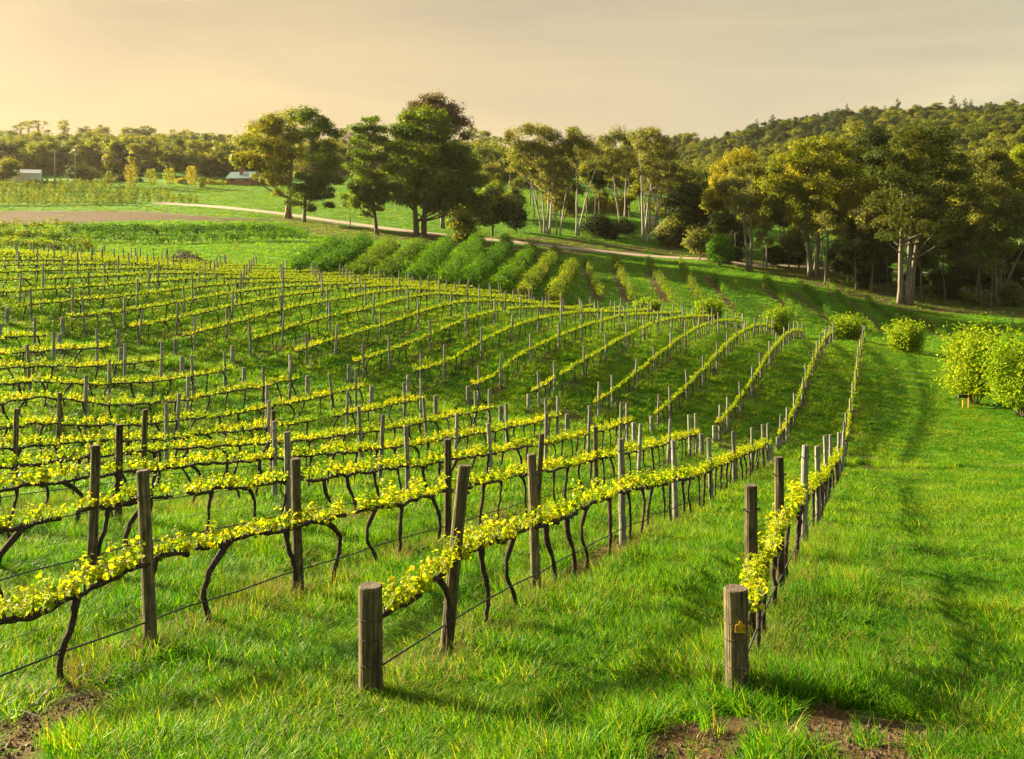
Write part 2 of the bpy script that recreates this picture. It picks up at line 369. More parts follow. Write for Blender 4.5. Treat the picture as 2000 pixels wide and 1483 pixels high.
# ------------------------------------------------------------------ terrain: surveyed points (picture x, picture y of the ground, distance) turned into heights
HZ, FPX = 450.0, 1944.0
SURVEY = [
 # foreground block
 (725,1360,8.8),(1440,1365,8.8),(0,1370,8.8),(2000,1365,8.8),(1000,1483,7.2),(0,1483,7.2),(2000,1483,7.2),
 (285,1278,10.5),(890,1270,10.6),(1480,1285,10.5),(1050,1175,13.3),(1215,1070,17.9),(1320,1025,23),(1385,985,28.4),(620,1155,13.9),
 (893,1060,18.6),(1170,965,28.5),(232,1118,14.5),(588,1038,19.2),(18,1008,20.1),(338,955,24.9),(168,892,30.7),(228,845,36),(80,835,32.7),(120,1338,9.57),(1555,1100,16.4),(1590,1042,22),
 (2000,1100,16.4),(2000,970,33),(1620,965,33),(-300,1066,16.4),(-300,905,29),
 # lane
 (1505,905,46.3),(1372,886,46.8),(1230,866,46.0),(1100,851,46.5),(970,835,46.9),(843,815,47.3),(713,795,47.5),(595,775,48.1),(468,758,48.3),(350,737,48.7),(118,692,49.5),(-300,640,50),
 (1652,902,51),(1525,888,51.2),(1396,868,50.6),(1272,851,50.7),(1150,830,50.9),(1025,811,50.7),(907,791,51.2),(789,772,51.5),(673,751,51.8),(559,732,52.1),(447,714,52.5),(339,697,53),(229,680,53.3),(124,655,53.8),(14,637,54),
 (2000,905,51),(2400,905,51),
 # back block to its crest
 (1316,812,56.5),(1348,776,61.3),(1380,742,67),(1408,708,73),(1440,678,81.2),(1472,659,91.6),(1500,656,103),(1510,662,109),
 (941,786,53.4),(1013,730,58.8),(1086,690,65.6),(1132,669,70.7),(1174,654,76.1),(1212,642,81.7),(1300,633,98),(1100,622,98),
 (490,700,54.4),(560,676,57.7),(630,653,61.4),(705,636,65.9),(768,617,70.3),(845,600,76.4),(900,600,82),(1000,605,93),
 (0,600,58),(0,577,61.2),(0,560,65),(0,545,69),(0,533,73),(0,519,80),(0,512,95),(300,545,80),(300,535,92),(600,570,85),(600,558,98),
 (-300,590,58),(-300,510,80),(-300,500,95),
 (1690,670,108),(1640,665,108),(1600,668,107),(1800,690,105),(2000,760,75),(1900,788,71),(2400,800,71),(2200,700,105),
 # gully behind the crest and the slope beyond
 (1750,668,130),(1600,640,130),(1500,622,128),(1400,608,126),(1200,592,124),(1000,562,125),(800,546,122),(600,522,122),(300,506,122),(0,496,122),(-300,490,122),(2000,660,135),(2300,660,135),
 (1760,593,165),(1590,541,185),(1460,522,197),(1960,603,165),(2200,600,165),(1400,513,197),(1300,505,203),(1200,497,203),(1000,476,202),(820,461,203),(700,445,214),(560,425,228),(400,405,255),
 (600,488,150),(700,470,178),(350,472,168),(0,472,150),(-300,470,150),(0,434,212),(200,435,208),(450,432,205),(200,411,250),(0,411,250),(0,362,330),(200,362,330),(400,370,330),(550,372,330),(700,375,325),(-300,360,330),
 (900,400,300),(1000,400,300),(1100,425,265),(1300,430,270),(1400,445,262),(1700,480,262),(1900,500,262),(2200,500,262),
 # forest floor, the ridge at the left and the hill at the right
 (0,346,380),(300,346,380),(600,346,380),(900,350,420),(1150,350,420),(0,300,640),(400,305,640),(700,315,640),(-300,300,640),(0,288,800),(480,301,800),(900,305,800),(1150,307,800),
 (1400,400,380),(1700,400,380),(2000,390,380),(1300,345,600),(1500,276,650),(1750,238,700),(2000,228,720),(2300,215,720),(1500,345,500),(1750,315,500),(2000,300,500),(2300,300,500),(1700,440,300),(2000,450,300),
 (0,310,1500),(1000,320,1500),(2000,290,1500),(-600,310,1500),(2700,290,1500),(-600,340,400),(2700,420,400),(-600,600,55),(-600,1066,16),(2700,1100,16),(2700,900,51),(-600,1400,8.8),(2700,1380,8.8),
]
_S = np.array(SURVEY, float)
_sx = (_S[:, 0] - 1000) / FPX * _S[:, 2]; _sy = _S[:, 2]; _sz = (HZ - _S[:, 1]) / FPX * _S[:, 2]
D0 = 6.0
def _warp(X, Y):
    Yc = np.maximum(Y, 6.0)
    return np.stack([1.6 * X / (Yc + D0), np.log(Yc + D0) * 0.8], -1), Yc
_P, _ = _warp(_sx, _sy)
def _phi(d2): return 0.5 * d2 * np.log(d2 + 1e-12)
_n = len(_P)
_K = _phi(((_P[:, None] - _P[None]) ** 2).sum(-1)) + np.eye(_n) * 4e-4
_A = np.zeros((_n + 3, _n + 3)); _A[:_n, :_n] = _K
_A[:_n, _n] = 1; _A[:_n, _n + 1:] = _P; _A[_n, :_n] = 1; _A[_n + 1:, :_n] = _P.T
_w = np.linalg.solve(_A, np.concatenate([_sz / (_sy + D0), [0, 0, 0]]))
def H(X, Y):
    """height of the ground at X, Y"""
    X = np.asarray(X, float); Y = np.asarray(Y, float)
    X, Y = np.broadcast_arrays(X, Y)
    sh = X.shape; X = X.ravel(); Y = Y.ravel()
    out = np.empty(len(X))
    for a in range(0, len(X), 20000):
        x = X[a:a + 20000]; y = np.minimum(Y[a:a + 20000], 1500.0)
        Q, yc = _warp(np.clip(x, -0.85 * (np.maximum(y, 6) + D0), 0.9 * (np.maximum(y, 6) + D0)), y)
        d2 = ((Q[:, None] - _P[None]) ** 2).sum(-1)
        h = (_phi(d2) @ _w[:_n] + _w[_n] + Q @ _w[_n + 1:]) * (yc + D0)
        h = h + np.minimum(6.0 - y, 10.0).clip(0) * 0.12
        out[a:a + 20000] = h
    return out.reshape(sh)

_ys = np.concatenate([np.geomspace(3.0, 1600.0, 2600)])
def hit(px, py, ymin=3.0):
    """where the sight line through a picture point meets the ground"""
    u = (px - 1000) / FPX; v = (HZ - py) / FPX
    ys = _ys[_ys > ymin]
    g = H(u * ys, ys) - v * ys
    k = np.where((g[:-1] < 0) & (g[1:] >= 0))[0]
    if len(k) == 0:
        k0 = int(np.argmin(np.abs(g) / ys)); y = ys[k0]
    else:
        k0 = k[0]; t = -g[k0] / (g[k0 + 1] - g[k0]); y = ys[k0] + t * (ys[k0 + 1] - ys[k0])
    return np.array([u * y, y, float(H(u * y, y))])

# ------------------------------------------------------------------ vine rows in plan
def x0(i): return 1.99 - 3.24 * i
TA, TB = 0.354, 0.372
def rowA_start(i): return 8.8 if i < 2 else 8.4
def rowA_end(i): return 46.3 + 0.29 * (i - 1) if i >= 1 else 46.0
def rowA_x(i, Y): return x0(i) + (0.3565 if i == 0 else TA) * (Y - 8.8)
def rowB_start(i): return 50.5 + 0.29 * (i - 2) if i >= 1 else 51.0
def rowB_x(i, Y):
    s = rowB_start(i)
    return rowA_x(i, s) + TB * (Y - s)
B_END = 108.0
NA, NB = 15, 28

def inpoly(px, py, poly):
    poly = np.asarray(poly, float); x, y = px, py
    c = np.zeros(np.shape(px), bool)
    j = len(poly) - 1
    for i in range(len(poly)):
        xi, yi = poly[i]; xj, yj = poly[j]
        c ^= ((yi > y) != (yj > y)) & (x < (xj - xi) * (y - yi) / (yj - yi + 1e-12) + xi)
        j = i
    return c

def vnoise(X, Y, s, seed=0):
    """cheap smooth value noise"""
    x = X / s + seed * 17.3; y = Y / s + seed * 9.1
    xi = np.floor(x).astype(int); yi = np.floor(y).astype(int); fx = x - xi; fy = y - yi
    fx = fx * fx * (3 - 2 * fx); fy = fy * fy * (3 - 2 * fy)
    def h(a, b):
        n = (a * 374761393 + b * 668265263 + seed * 1442695) & 0x7fffffff
        n = ((n ^ (n >> 13)) * 1274126177) & 0x7fffffff
        return (n & 0xffff) / 65535.0
    return (h(xi, yi) * (1 - fx) + h(xi + 1, yi) * fx) * (1 - fy) + (h(xi, yi + 1) * (1 - fx) + h(xi + 1, yi + 1) * fx) * fy

# bare and special patches of ground, as outlines on the ground (found along the sight lines once, then kept as plan positions)
def plan(pts, ymin=3.0): return np.array([hit(a, b, ymin)[:2] for a, b in pts])
POLY_SOIL = [plan([(1250,1432),(1420,1404),(1560,1410),(1700,1400),(1850,1426),(1830,1470),(1790,1640),(1200,1640),(1210,1475)]),
             plan([(-60,1405),(60,1378),(170,1352),(235,1342),(205,1385),(125,1425),(50,1490),(10,1640),(-120,1640)]),
             plan([(1648,912),(1690,908),(1738,912),(1735,922),(1650,922)]),
             plan([(600,1010),(1,1)][:0] or [(1560,1405),(1640,1392),(1690,1402),(1640,1418)])]
POLY_PLOUGH = plan([(-60,412),(120,411),(300,412),(420,424),(560,434),(440,433),(300,431),(100,437),(-60,440)], 112)
POLY_VERGE = plan([(520,424),(620,432),(730,447),(850,463),(960,474),(1060,484),(1180,494),(1110,500),(960,487),(880,478),(820,470),(700,468),(620,462),(600,448)], 112)
POLY_WOODFLOOR = plan([(850,462),(1000,462),(1150,470),(1300,486),(1500,510),(1620,520),(1750,545),(2050,560),(2050,625),(1900,612),(1760,605),(1640,575),(1480,530),(1300,500),(1150,487),(1000,470)], 112)
STRIPS = [[(1265,530),(1300,590)],[(1200,525),(1225,590)],[(1378,540),(1440,612)],[(1488,558),(1560,622)],[(1548,570),(1650,650)],[(1140,530),(1170,585)],[(1660,590),(1730,650)],[(1790,615),(1850,660)]]
STRIPS = [plan(s, 112) for s in STRIPS]

def seg_d(X, Y, a, b):
    d = b - a; t = np.clip(((X - a[0]) * d[0] + (Y - a[1]) * d[1]) / (d @ d), 0, 1)
    return np.hypot(X - a[0] - t * d[0], Y - a[1] - t * d[1])

def row_dist(X, Y):
    """distance across to the nearest vine row, large outside the blocks"""
    d = np.full(X.shape, 9.0)
    inA = (Y > 8.8) & (Y < 50)
    for i in range(NA):
        m = inA & (Y < rowA_end(i) + 0.3)
        d = np.where(m, np.minimum(d, np.abs(X - rowA_x(i, Y)) * 0.94), d)
    for i in range(NB):
        m = (Y > rowB_start(i) - 0.3) & (Y < B_END)
        d = np.where(m, np.minimum(d, np.abs(X - rowB_x(i, Y)) * 0.94), d)
    return d

def masks(X, Y):
    """soil, dry, track (worn wheel lines) weights 0..1"""
    n1 = vnoise(X, Y, 0.5, 3); n2 = vnoise(X, Y, 1.6, 5); n3 = vnoise(X, Y, 0.18, 7)
    jx = X + (n1 - 0.5) * 0.5 + (n3 - 0.5) * 0.25; jy = Y + (n2 - 0.5) * 0.8
    soil = np.zeros(X.shape)
    for p in POLY_SOIL: soil = np.where(inpoly(jx, jy, p), 1.0, soil)
    soil = np.where(soil * (n3 + n1) > 1.35, 0.25, soil)
    far = Y > 112
    if far.any():
        fx, fy = X[far], Y[far]
        jx2 = fx + (vnoise(fx, fy, 4, 2) - 0.5) * 3; jy2 = fy + (vnoise(fx, fy, 5, 4) - 0.5) * 5
        s = np.zeros(fx.shape)
        s = np.where(inpoly(fx, fy, POLY_PLOUGH), 1.0, s)
        for a in STRIPS:
            s = np.maximum(s, np.clip(1.5 - seg_d(fx, fy, a[0], a[1]) / 0.8 + 0.6 * (vnoise(fx, fy, 2.5, 9) - 0.5), 0, 1))
        soil[far] = np.maximum(soil[far], s)
    rd = row_dist(X, Y)
    dry = np.clip(1.0 - rd / 0.55, 0, 1) * (0.35 + 0.9 * n2)
    soil = np.maximum(soil, np.clip((0.38 - rd) / 0.2, 0, 1) * (n2 > 0.70) * 0.8)
    # the lane between the blocks: patchy
    lane = (Y > 46.5) & (Y < 54)
    soil = np.maximum(soil, np.where(lane & (vnoise(X, Y, 2.2, 12) > 0.74), 0.8, 0))
    if far.any():
        d2 = np.where(inpoly(jx2, jy2, POLY_VERGE), 1.25, 0.0)
        d2 = np.maximum(d2, np.where(inpoly(jx2, jy2, POLY_WOODFLOOR), 1.1, 0.0))
        dry[far] = np.maximum(dry[far], d2 * (0.5 + 0.7 * vnoise(fx, fy, 3, 21)))
    off = X - rowA_x(0, Y)
    near = (Y < 49) & (Y > -5)
    tr = np.maximum(0.5 * np.exp(-((off - 1.75 + 0.3 * (n2 - 0.5)) / 0.34) ** 2), np.exp(-((off - 3.6 + 0.35 * (n2 - 0.5)) / 0.40) ** 2)) * near * np.clip(2.2 * vnoise(X, Y, 2.1, 61) - 0.35, 0, 1)
    return soil, np.clip(dry, 0, 1), tr

# ground sheet: finer near the camera
def axis(lo, hi, fine, grow, c0, c1):
    a = list(np.arange(c0, c1 + 1e-6, fine)); s = fine; x = c1
    while x < hi: s *= grow; x += s; a.append(x)
    s = fine; x = c0; b = []
    while x > lo: s *= grow; x -= s; b.append(x)
    return np.array(b[::-1] + a)
gx = axis(-900, 900, 0.32, 1.026, -9, 10)
gy = axis(-60, 1000, 0.30, 1.021, 5.5, 19)
GX, GY = np.meshgrid(gx, gy)
GZ = H(GX.ravel(), GY.ravel()).reshape(GX.shape)
soil_g, dry_g, track_g = masks(GX.ravel(), GY.ravel())
bump = (vnoise(GX, GY, 0.9, 31) - 0.5) * 0.07 + (vnoise(GX, GY, 0.35, 33) - 0.5) * 0.035
GZn = GZ + bump * (GY < 60) * (GY > 0) - 0.02 * track_g.reshape(GX.shape)
mb = MB()
nx, ny = len(gx), len(gy)
V = np.stack([GX, GY, GZn], -1).reshape(-1, 3)
ii = np.arange(ny - 1)[:, None] * nx; jj = np.arange(nx - 1)[None]
F = np.stack([ii + jj, ii + jj + 1, ii + nx + jj + 1, ii + nx + jj], -1).reshape(-1, 4)
mb.add(V, F)

def ground_mat():
    m = bpy.data.materials.new('ground')
    nt, N, L = nodes_of(m)
    out = N.new('ShaderNodeOutputMaterial'); d = N.new('ShaderNodeBsdfPrincipled')
    d.inputs['Roughness'].default_value = 0.95; d.inputs['Specular IOR Level'].default_value = 0.1
    geo = N.new('ShaderNodeNewGeometry')
    def noise(scale, detail=4):
        n = N.new('ShaderNodeTexNoise'); n.inputs['Scale'].default_value = scale; n.inputs['Detail'].default_value = detail
        L.new(geo.outputs['Position'], n.inputs['Vector']); return n
    na, nb, nc, nd = noise(0.16, 5), noise(3.0, 6), noise(14, 4), noise(42, 6)
    mixn = N.new('ShaderNodeMath'); mixn.operation = 'MULTIPLY_ADD'; mixn.inputs[1].default_value = 0.55
    half = N.new('ShaderNodeMath'); half.operation = 'MULTIPLY'; half.inputs[1].default_value = 0.45
    L.new(nb.outputs['Fac'], half.inputs[0]); L.new(na.outputs['Fac'], mixn.inputs[0]); L.new(half.outputs[0], mixn.inputs[2])
    g = ramp_node(N, [(0.3, (0.035, 0.13, 0.006)), (0.5, (0.065, 0.205, 0.008)), (0.62, (0.11, 0.26, 0.010)), (0.75, (0.18, 0.31, 0.016))])
    L.new(mixn.outputs[0], g.inputs['Fac'])
    s = ramp_node(N, [(0.32, (0.03, 0.018, 0.008)), (0.5, (0.08, 0.047, 0.020)), (0.68, (0.15, 0.095, 0.045))])
    sm = N.new('ShaderNodeMix'); sm.inputs['Factor'].default_value = 0.55; L.new(nb.outputs['Fac'], sm.inputs['A']); L.new(nd.outputs['Fac'], sm.inputs['B'])
    L.new(sm.outputs['Result'], s.inputs['Fac'])
    y = ramp_node(N, [(0.3, (0.05, 0.045, 0.018)), (0.55, (0.12, 0.088, 0.04)), (0.75, (0.22, 0.16, 0.095))])
    L.new(nc.outputs['Fac'], y.inputs['Fac'])
    def attr(n):
        a = N.new('ShaderNodeAttribute'); a.attribute_name = n; return a.outputs['Fac']
    m1 = N.new('ShaderNodeMix'); m1.data_type = 'RGBA'; L.new(attr('dry'), m1.inputs['Factor']); L.new(g.outputs['Color'], m1.inputs['A']); L.new(y.outputs['Color'], m1.inputs['B'])
    m2 = N.new('ShaderNodeMix'); m2.data_type = 'RGBA'; L.new(attr('soil'), m2.inputs['Factor']); L.new(m1.outputs['Result'], m2.inputs['A']); L.new(s.outputs['Color'], m2.inputs['B'])
    L.new(m2.outputs['Result'], d.inputs['Base Color'])
    b = N.new('ShaderNodeBump'); b.inputs['Strength'].default_value = 0.9; b.inputs['Distance'].default_value = 0.05
    L.new(sm.outputs['Result'], b.inputs['Height']); L.new(b.outputs[0], d.inputs['Normal'])
    L.new(d.outputs[0], out.inputs['Surface'])
    return m
M['ground'] = ground_mat()
me = mb.mesh('ground', M['ground'], smooth=True, tint=False)
for nm, val in (('soil', soil_g), ('dry', np.clip(dry_g + 0.55 * track_g, 0, 1))):
    a = me.attributes.new(nm, 'FLOAT', 'POINT'); a.data.foreach_set('value', val)
ground = link('ground', me)
tag(ground, 'green hillside ground falling into a gully and rising to wooded hills', kind='structure')

# interpolation on the sheet itself, so that things sit on it exactly
def G(X, Y):
    X = np.atleast_1d(np.asarray(X, float)); Y = np.atleast_1d(np.asarray(Y, float))
    i = np.clip(np.searchsorted(gx, X) - 1, 0, nx - 2); j = np.clip(np.searchsorted(gy, Y) - 1, 0, ny - 2)
    fx = (X - gx[i]) / (gx[i + 1] - gx[i]); fy = (Y - gy[j]) / (gy[j + 1] - gy[j])
    z = (GZn[j, i] * (1 - fx) + GZn[j, i + 1] * fx) * (1 - fy) + (GZn[j + 1, i] * (1 - fx) + GZn[j + 1, i + 1] * fx) * fy
    return z
def g1(x, y): return float(G(x, y)[0])
def onground(px, py, ymin=112):
    p = hit(px, py, ymin); p[2] = g1(p[0], p[1]); return p

# the gravel road along the far side of the gully
road_px = [(300,396),(395,402),(470,409),(550,418),(640,431),(720,442),(820,455),(900,463),(1000,473),(1100,484),(1200,494),(1300,502.5),(1420,512),(1540,520),(1640,526),(1760,531),(1900,538),(2060,548)]
rp = np.array([hit(a, b, 150)[:2] for a, b in road_px])
tt = np.concatenate([[0], np.cumsum(np.hypot(*np.diff(rp, axis=0).T))])
ts = np.arange(0, tt[-1], 1.5)
rx = np.interp(ts, tt, rp[:, 0]); ry = np.interp(ts, tt, rp[:, 1])
k_ = np.ones(9) / 9
rx = np.convolve(np.pad(rx, 4, 'edge'), k_, 'valid'); ry = np.convolve(np.pad(ry, 4, 'edge'), k_, 'valid')
tx = np.gradient(rx); ty = np.gradient(ry); ln = np.hypot(tx, ty); nxr, nyr = -ty / ln, tx / ln
ROADX, ROADY = rx.copy(), ry.copy()
offs = np.linspace(-2.7, 2.7, 7)
wr = np.interp(rx, [-80, -20, 20, 60], [1.0, 1.0, .75, .5])[:, None]
RX = rx[:, None] + nxr[:, None] * offs * wr; RY = ry[:, None] + nyr[:, None] * offs * wr
RZ = G(RX.ravel(), RY.ravel()).reshape(RX.shape) + 0.09 + 0.03 * np.cos(offs / 2.7 * np.pi)[None]
mb = MB(); k = len(rx)
ii = np.arange(k - 1)[:, None] * 7; jj = np.arange(6)[None]
mb.add(np.stack([RX, RY, RZ], -1), np.stack([ii + jj, ii + 7 + jj, ii + 7 + jj + 1, ii + jj + 1], -1).reshape(-1, 4))
M['gravel'] = solid_mat('pale_gravel', [(0.3, (0.26, 0.19, 0.13)), (0.7, (0.42, 0.33, 0.24))], scale=(1.2, 1.2, 1.2), rough=0.95, bump=0.2)
road = link('road', mb.mesh('road', M['gravel'], smooth=True, tint=False))
tag(road, 'pale gravel road climbing along the far side of the gully', kind='structure')

# ------------------------------------------------------------------ posts, wires and pipes of the vineyard
def u_of(x, y): return x / max(y, 0.5)
def in_view(x, y, mg=0.035): return abs(u_of(x, y)) < 0.5144 + mg + 0.6 / max(y, 1)

def post_mesh(name, h, r0, r1, seed, mats, n=14, below=0.35, chamfer=0.012, bow=0.8):
    rs = np.random.default_rng(seed)
    mb = MB()
    zs = np.concatenate([[-below], np.linspace(0, h - chamfer, 7), [h]])
    k = len(zs)
    bend = rs.normal(0, 0.006, (k, 2)).cumsum(0) * bow
    bend -= bend[1]
    rad = np.interp(zs, [-below, h], [r0, r1]) * (1 + rs.normal(0, 0.012, k)); rad[-1] = rad[-2] - chamfer * 0.8
    ang = np.linspace(0, 2 * np.pi, n, endpoint=False)
    lump = 1 + 0.025 * np.sin(ang * 2 + rs.random() * 6) + rs.normal(0, 0.008, n)
    V = np.stack([bend[:, 0, None] + rad[:, None] * np.cos(ang) * lump, bend[:, 1, None] + rad[:, None] * np.sin(ang) * lump, np.broadcast_to(zs[:, None], (k, n))], -1).reshape(-1, 3)
    i = np.arange(k - 1)[:, None] * n; j = np.arange(n)[None]; j2 = (j + 1) % n
    mb.add(V, np.stack([i + j, i + j2, i + n + j2, i + n + j], -1).reshape(-1, 4), 0)
    b = mb.n - n
    # end grain, a little dished and cracked
    c0 = mb.n
    mb.add([[bend[-1, 0], bend[-1, 1], h - 0.004]], np.array([[0, 0, 0]])[:0].reshape(0, 3), 1)
    tri = np.array([[b + q, b + (q + 1) % n, c0] for q in range(n)])
    mb.f.append(tri); mb.m.append(np.full(n, 1, dtype=np.int32)); mb.t.append(np.full(n, 0.5))
    return mb.mesh(name, mats, smooth=False, tint=False)

W_B = [M['wood'], M['wood_end']]; W_G = [M['wood_grey'], M['wood_end']]
line_posts_b = [post_mesh('line_post', 1.96, 0.072, 0.064, 40 + s, W_B) for s in range(5)]
line_posts_g = [post_mesh('line_post', 1.93, 0.068, 0.060, 60 + s, W_G, n=10) for s in range(5)]
strain_b = [post_mesh('end_post', 0.99, 0.107, 0.104, 80 + s, W_B, n=22, bow=0.12) for s in range(2)]
strain_g = [post_mesh('end_post', 0.97, 0.105, 0.10, 90 + s, W_G, n=12, bow=0.2) for s in range(3)]

def ring_mesh(r, z, tilt, rad=0.0045):
    mb = MB(); a = np.linspace(0, 2 * np.pi, 25)
    P = np.stack([r * np.cos(a), r * np.sin(a), z + tilt * np.cos(a + 0.7)], -1)
    tube(mb, P, rad, n=5, cap=False)
    return mb.mesh('wire_wrap', M['rust'], tint=False)
wrap_meshes = [ring_mesh(0.109, z, t) for z, t in ((0.70, 0.012), (0.55, -0.01), (0.31, 0.008))]
def clip_mesh():
    mb = MB(); box(mb, (0.075, 0, 0), (0.035, 0.02, 0.022)); box(mb, (-0.075, 0, 0), (0.035, 0.02, 0.022))
    tube(mb, [(-0.09, 0.0, 0.0), (-0.03, -0.076, 0.004), (0.03, -0.076, 0.004), (0.09, 0, 0)], 0.004, n=4)
    return mb.mesh('wire_clip', M['rust'], tint=False)
clip_me = clip_mesh()

def rowname_A(i): return 'rightmost front row' if i == 0 else '%s front row from the right' % ordinal(i + 1)
def rowname_B(i): return "far block's rightmost row" if i == 0 else "far block's %s row from right" % ordinal(i + 1)

rsP = np.random.default_rng(5)
POST_Y = [10.55, 13.4, 18.1, 23.1, 28.3, 33.4, 38.6, 43.6]
posts = []           # (Y, kind, x, label)
strainers = []
for i in range(NA):
    ye = rowA_end(i)
    ys = [p + (0 if i < 3 else (0.6 + 0.12 * (i - 3))) for p in POST_Y]
    ys = [y for y in ys if y < ye - 2.2] + [ye - 1.5]
    for q, y in enumerate(ys):
        x = rowA_x(i, y)
        if in_view(x, y): posts.append((y, x, i, 'timber line post, %s back from the lane in the %s' % (ordinal(len(ys) - q), rowname_A(i)), 'A'))
    if i < 2:
        strainers.append((rowA_start(i), rowA_x(i, rowA_start(i)), i, {0: 'short thick end post carrying a yellow numbered tag', 1: 'short thick end post without a tag, wrapped with three wires, foreground centre'}.get(i, 'short thick end post at the near end of the ' + rowname_A(i)), 'A'))
    if in_view(rowA_x(i, ye), ye): strainers.append((ye, rowA_x(i, ye), i, 'short grey end post on the lane\'s near side, %s' % rowname_A(i), 'A2'))
for i in range(NB):
    s = rowB_start(i)
    ys = [s + 1.5, s + 4.3]
    while ys[-1] < B_END - 6: ys.append(ys[-1] + 5.1)
    ys.append(B_END - 1.5)
    for q, y in enumerate(ys):
        x = rowB_x(i, y)
        if in_view(x, y, 0.02): posts.append((y, x, i, 'timber line post, %s past the lane in the %s' % (ordinal(q + 1), rowname_B(i)), 'B'))
    if in_view(rowB_x(i, s), s): strainers.append((s, rowB_x(i, s), i, 'short grey end post on the lane\'s far side, %s' % rowname_B(i), 'B'))
    strainers.append((B_END, rowB_x(i, B_END), i, None, 'C'))
posts.sort(key=lambda p: p[0])
far_posts = MB()
n_line = 0
for q, (y, x, i, lab, blk) in enumerate(posts):
    x += rsP.normal(0, 0.025); z = g1(x, y)
    lean = rsP.normal(0, 0.032, 2)
    brown = (y < 17) or (y < 30 and rsP.random() < 0.5)
    sc_h = 1 + rsP.normal(0, 0.02)
    lx, ly = lean
    if blk == 'A' and i == 1 and abs(y - 10.55) < 0.1: lx, ly = 0.02, 0.095; x -= 0.05          # the leaning post of the second row
    if blk == 'A' and i == 0 and abs(y - 10.55) < 0.1: x -= 0.06; sc_h = 0.93
    me = (line_posts_b if brown else line_posts_g)[int(rsP.integers(5))]
    rot = (-lx, ly, rsP.random() * 6.28)
    if n_line < 300:
        o = link('line_post', me, None, (x, y, z), rot, (1, 1, sc_h))
        o.rotation_mode = 'ZYX'
        tag(o, lab, 'vineyard post', 'line posts of the vine rows')
        n_line += 1
        if y < 24:
            link('wire_clip', clip_me, o, (0, 0, 1.70 + rsP.normal(0, 0.03)), (0, 0, -rot[2]))
    else:
        tube(far_posts, [(x, y, z - 0.3), (x + ly, y + lx, z + 1.0), (x + 1.9 * ly, y + 1.9 * lx, z + 1.93 * sc_h)], [0.068, 0.064, 0.06], n=7)
if far_posts.n:
    o = link('line_posts', far_posts.mesh('line_posts', M['wood_grey'], tint=False))
    tag(o, 'distant timber line posts along the crest of the far vine block', 'vineyard posts', None, 'stuff')
end_objs = {}
for (y, x, i, lab, blk) in strainers:
    z = g1(x, y)
    near = y < 10
    me = strain_b[i % 2] if near else strain_g[int(rsP.integers(3))]
    if lab is None:
        if not in_view(x, y, 0): continue
        lab = 'short grey end post at the crest end of the ' + rowname_B(i)
    o = link('end_post', me, None, (x, y, z), (rsP.normal(0, 0.012), 0.012 if i == 0 and near else rsP.normal(0, 0.012), rsP.random() * 6.28), (1, 1, 1 + rsP.normal(0, 0.015)))
    tag(o, lab, 'end post', 'short end posts of the vine rows')
    end_objs[(blk, i)] = o
    for w in (wrap_meshes if near else wrap_meshes[:1]): link('wire_wrap', w, o)

# the yellow tag with its number, on the right-hand foreground end post
def tag_mesh():
    w, h = 0.046, 0.052
    outl = [(-w, -h), (w, -h), (w, 0.010), (0.036, 0.020), (0.017, 0.026), (0.014, 0.046), (0.008, 0.056), (-0.008, 0.056), (-0.014, 0.046), (-0.017, 0.026), (-0.036, 0.020), (-w, 0.010)]
    mb = MB(); n = len(outl)
    curve = lambda x: -0.011 + 0.108 - math.sqrt(max(0.108 ** 2 - x * x, 0))
    f = [(x, curve(x) - 0.0, z) for x, z in outl]; b = [(x, y + 0.003, z) for x, y, z in f]
    mb.add(f + b, np.array([[0, 1, 2, 11], [11, 2, 3, 10], [10, 3, 4, 9], [9, 4, 5, 8], [8, 5, 6, 7]]))
    mb.f.append(np.array([[q, n + q, n + (q + 1) % n, (q + 1) % n] for q in range(n)])); mb.m.append(np.zeros(n, dtype=np.int32)); mb.t.append(np.full(n, .5))
    return mb.mesh('number_tag', M['yellow_tag'], tint=False)
p = end_objs[('A', 0)]
px_, py_, pz_ = p.location
face = math.atan2(-py_, -px_) + math.radians(14)
tx_, ty_ = px_ + 0.1150 * math.cos(face), py_ + 0.1150 * math.sin(face)
tg = link('number_tag', tag_mesh(), None, (tx_, ty_, pz_ + 0.685), (0, R(2), face + math.pi / 2))
tag(tg, 'yellow ear tag numbered in black, fixed to the right foreground end post', 'tag')
def text_mesh(s, size):
    cu = bpy.data.curves.new('lettering', 'FONT'); cu.body = s; cu.size = size; cu.align_x = 'CENTER'; cu.align_y = 'CENTER'; cu.extrude = 0.0008; cu.resolution_u = 4
    t = bpy.data.objects.new('lettering', cu); COL.objects.link(t)
    dg = bpy.context.evaluated_depsgraph_get()
    me = bpy.data.meshes.new_from_object(t.evaluated_get(dg)); bpy.data.objects.remove(t); bpy.data.curves.remove(cu)
    me.materials.clear(); me.materials.append(M['ink']); return me
lm = text_mesh('G10', 0.062)
co = np.empty(len(lm.vertices) * 3); lm.vertices.foreach_get('co', co); co = co.reshape(-1, 3)
co[:, 0] *= 0.82
co[:, 2] = -co[:, 2] - (-0.011 + 0.108 - np.sqrt(np.maximum(0.108 ** 2 - co[:, 0] ** 2, 0))) + 0.0012
lm.vertices.foreach_set('co', co.ravel()); lm.update()
link('lettering', lm, tg, (0, -0.0002, -0.018), (R(90), 0, 0))
mbh = MB(); tube(mbh, [(0, -0.012, 0), (0, -0.016, 0)], 0.006, n=8)
link('nail', mbh.mesh('nail', M['rust'], tint=False), tg, (0, 0, 0.044))

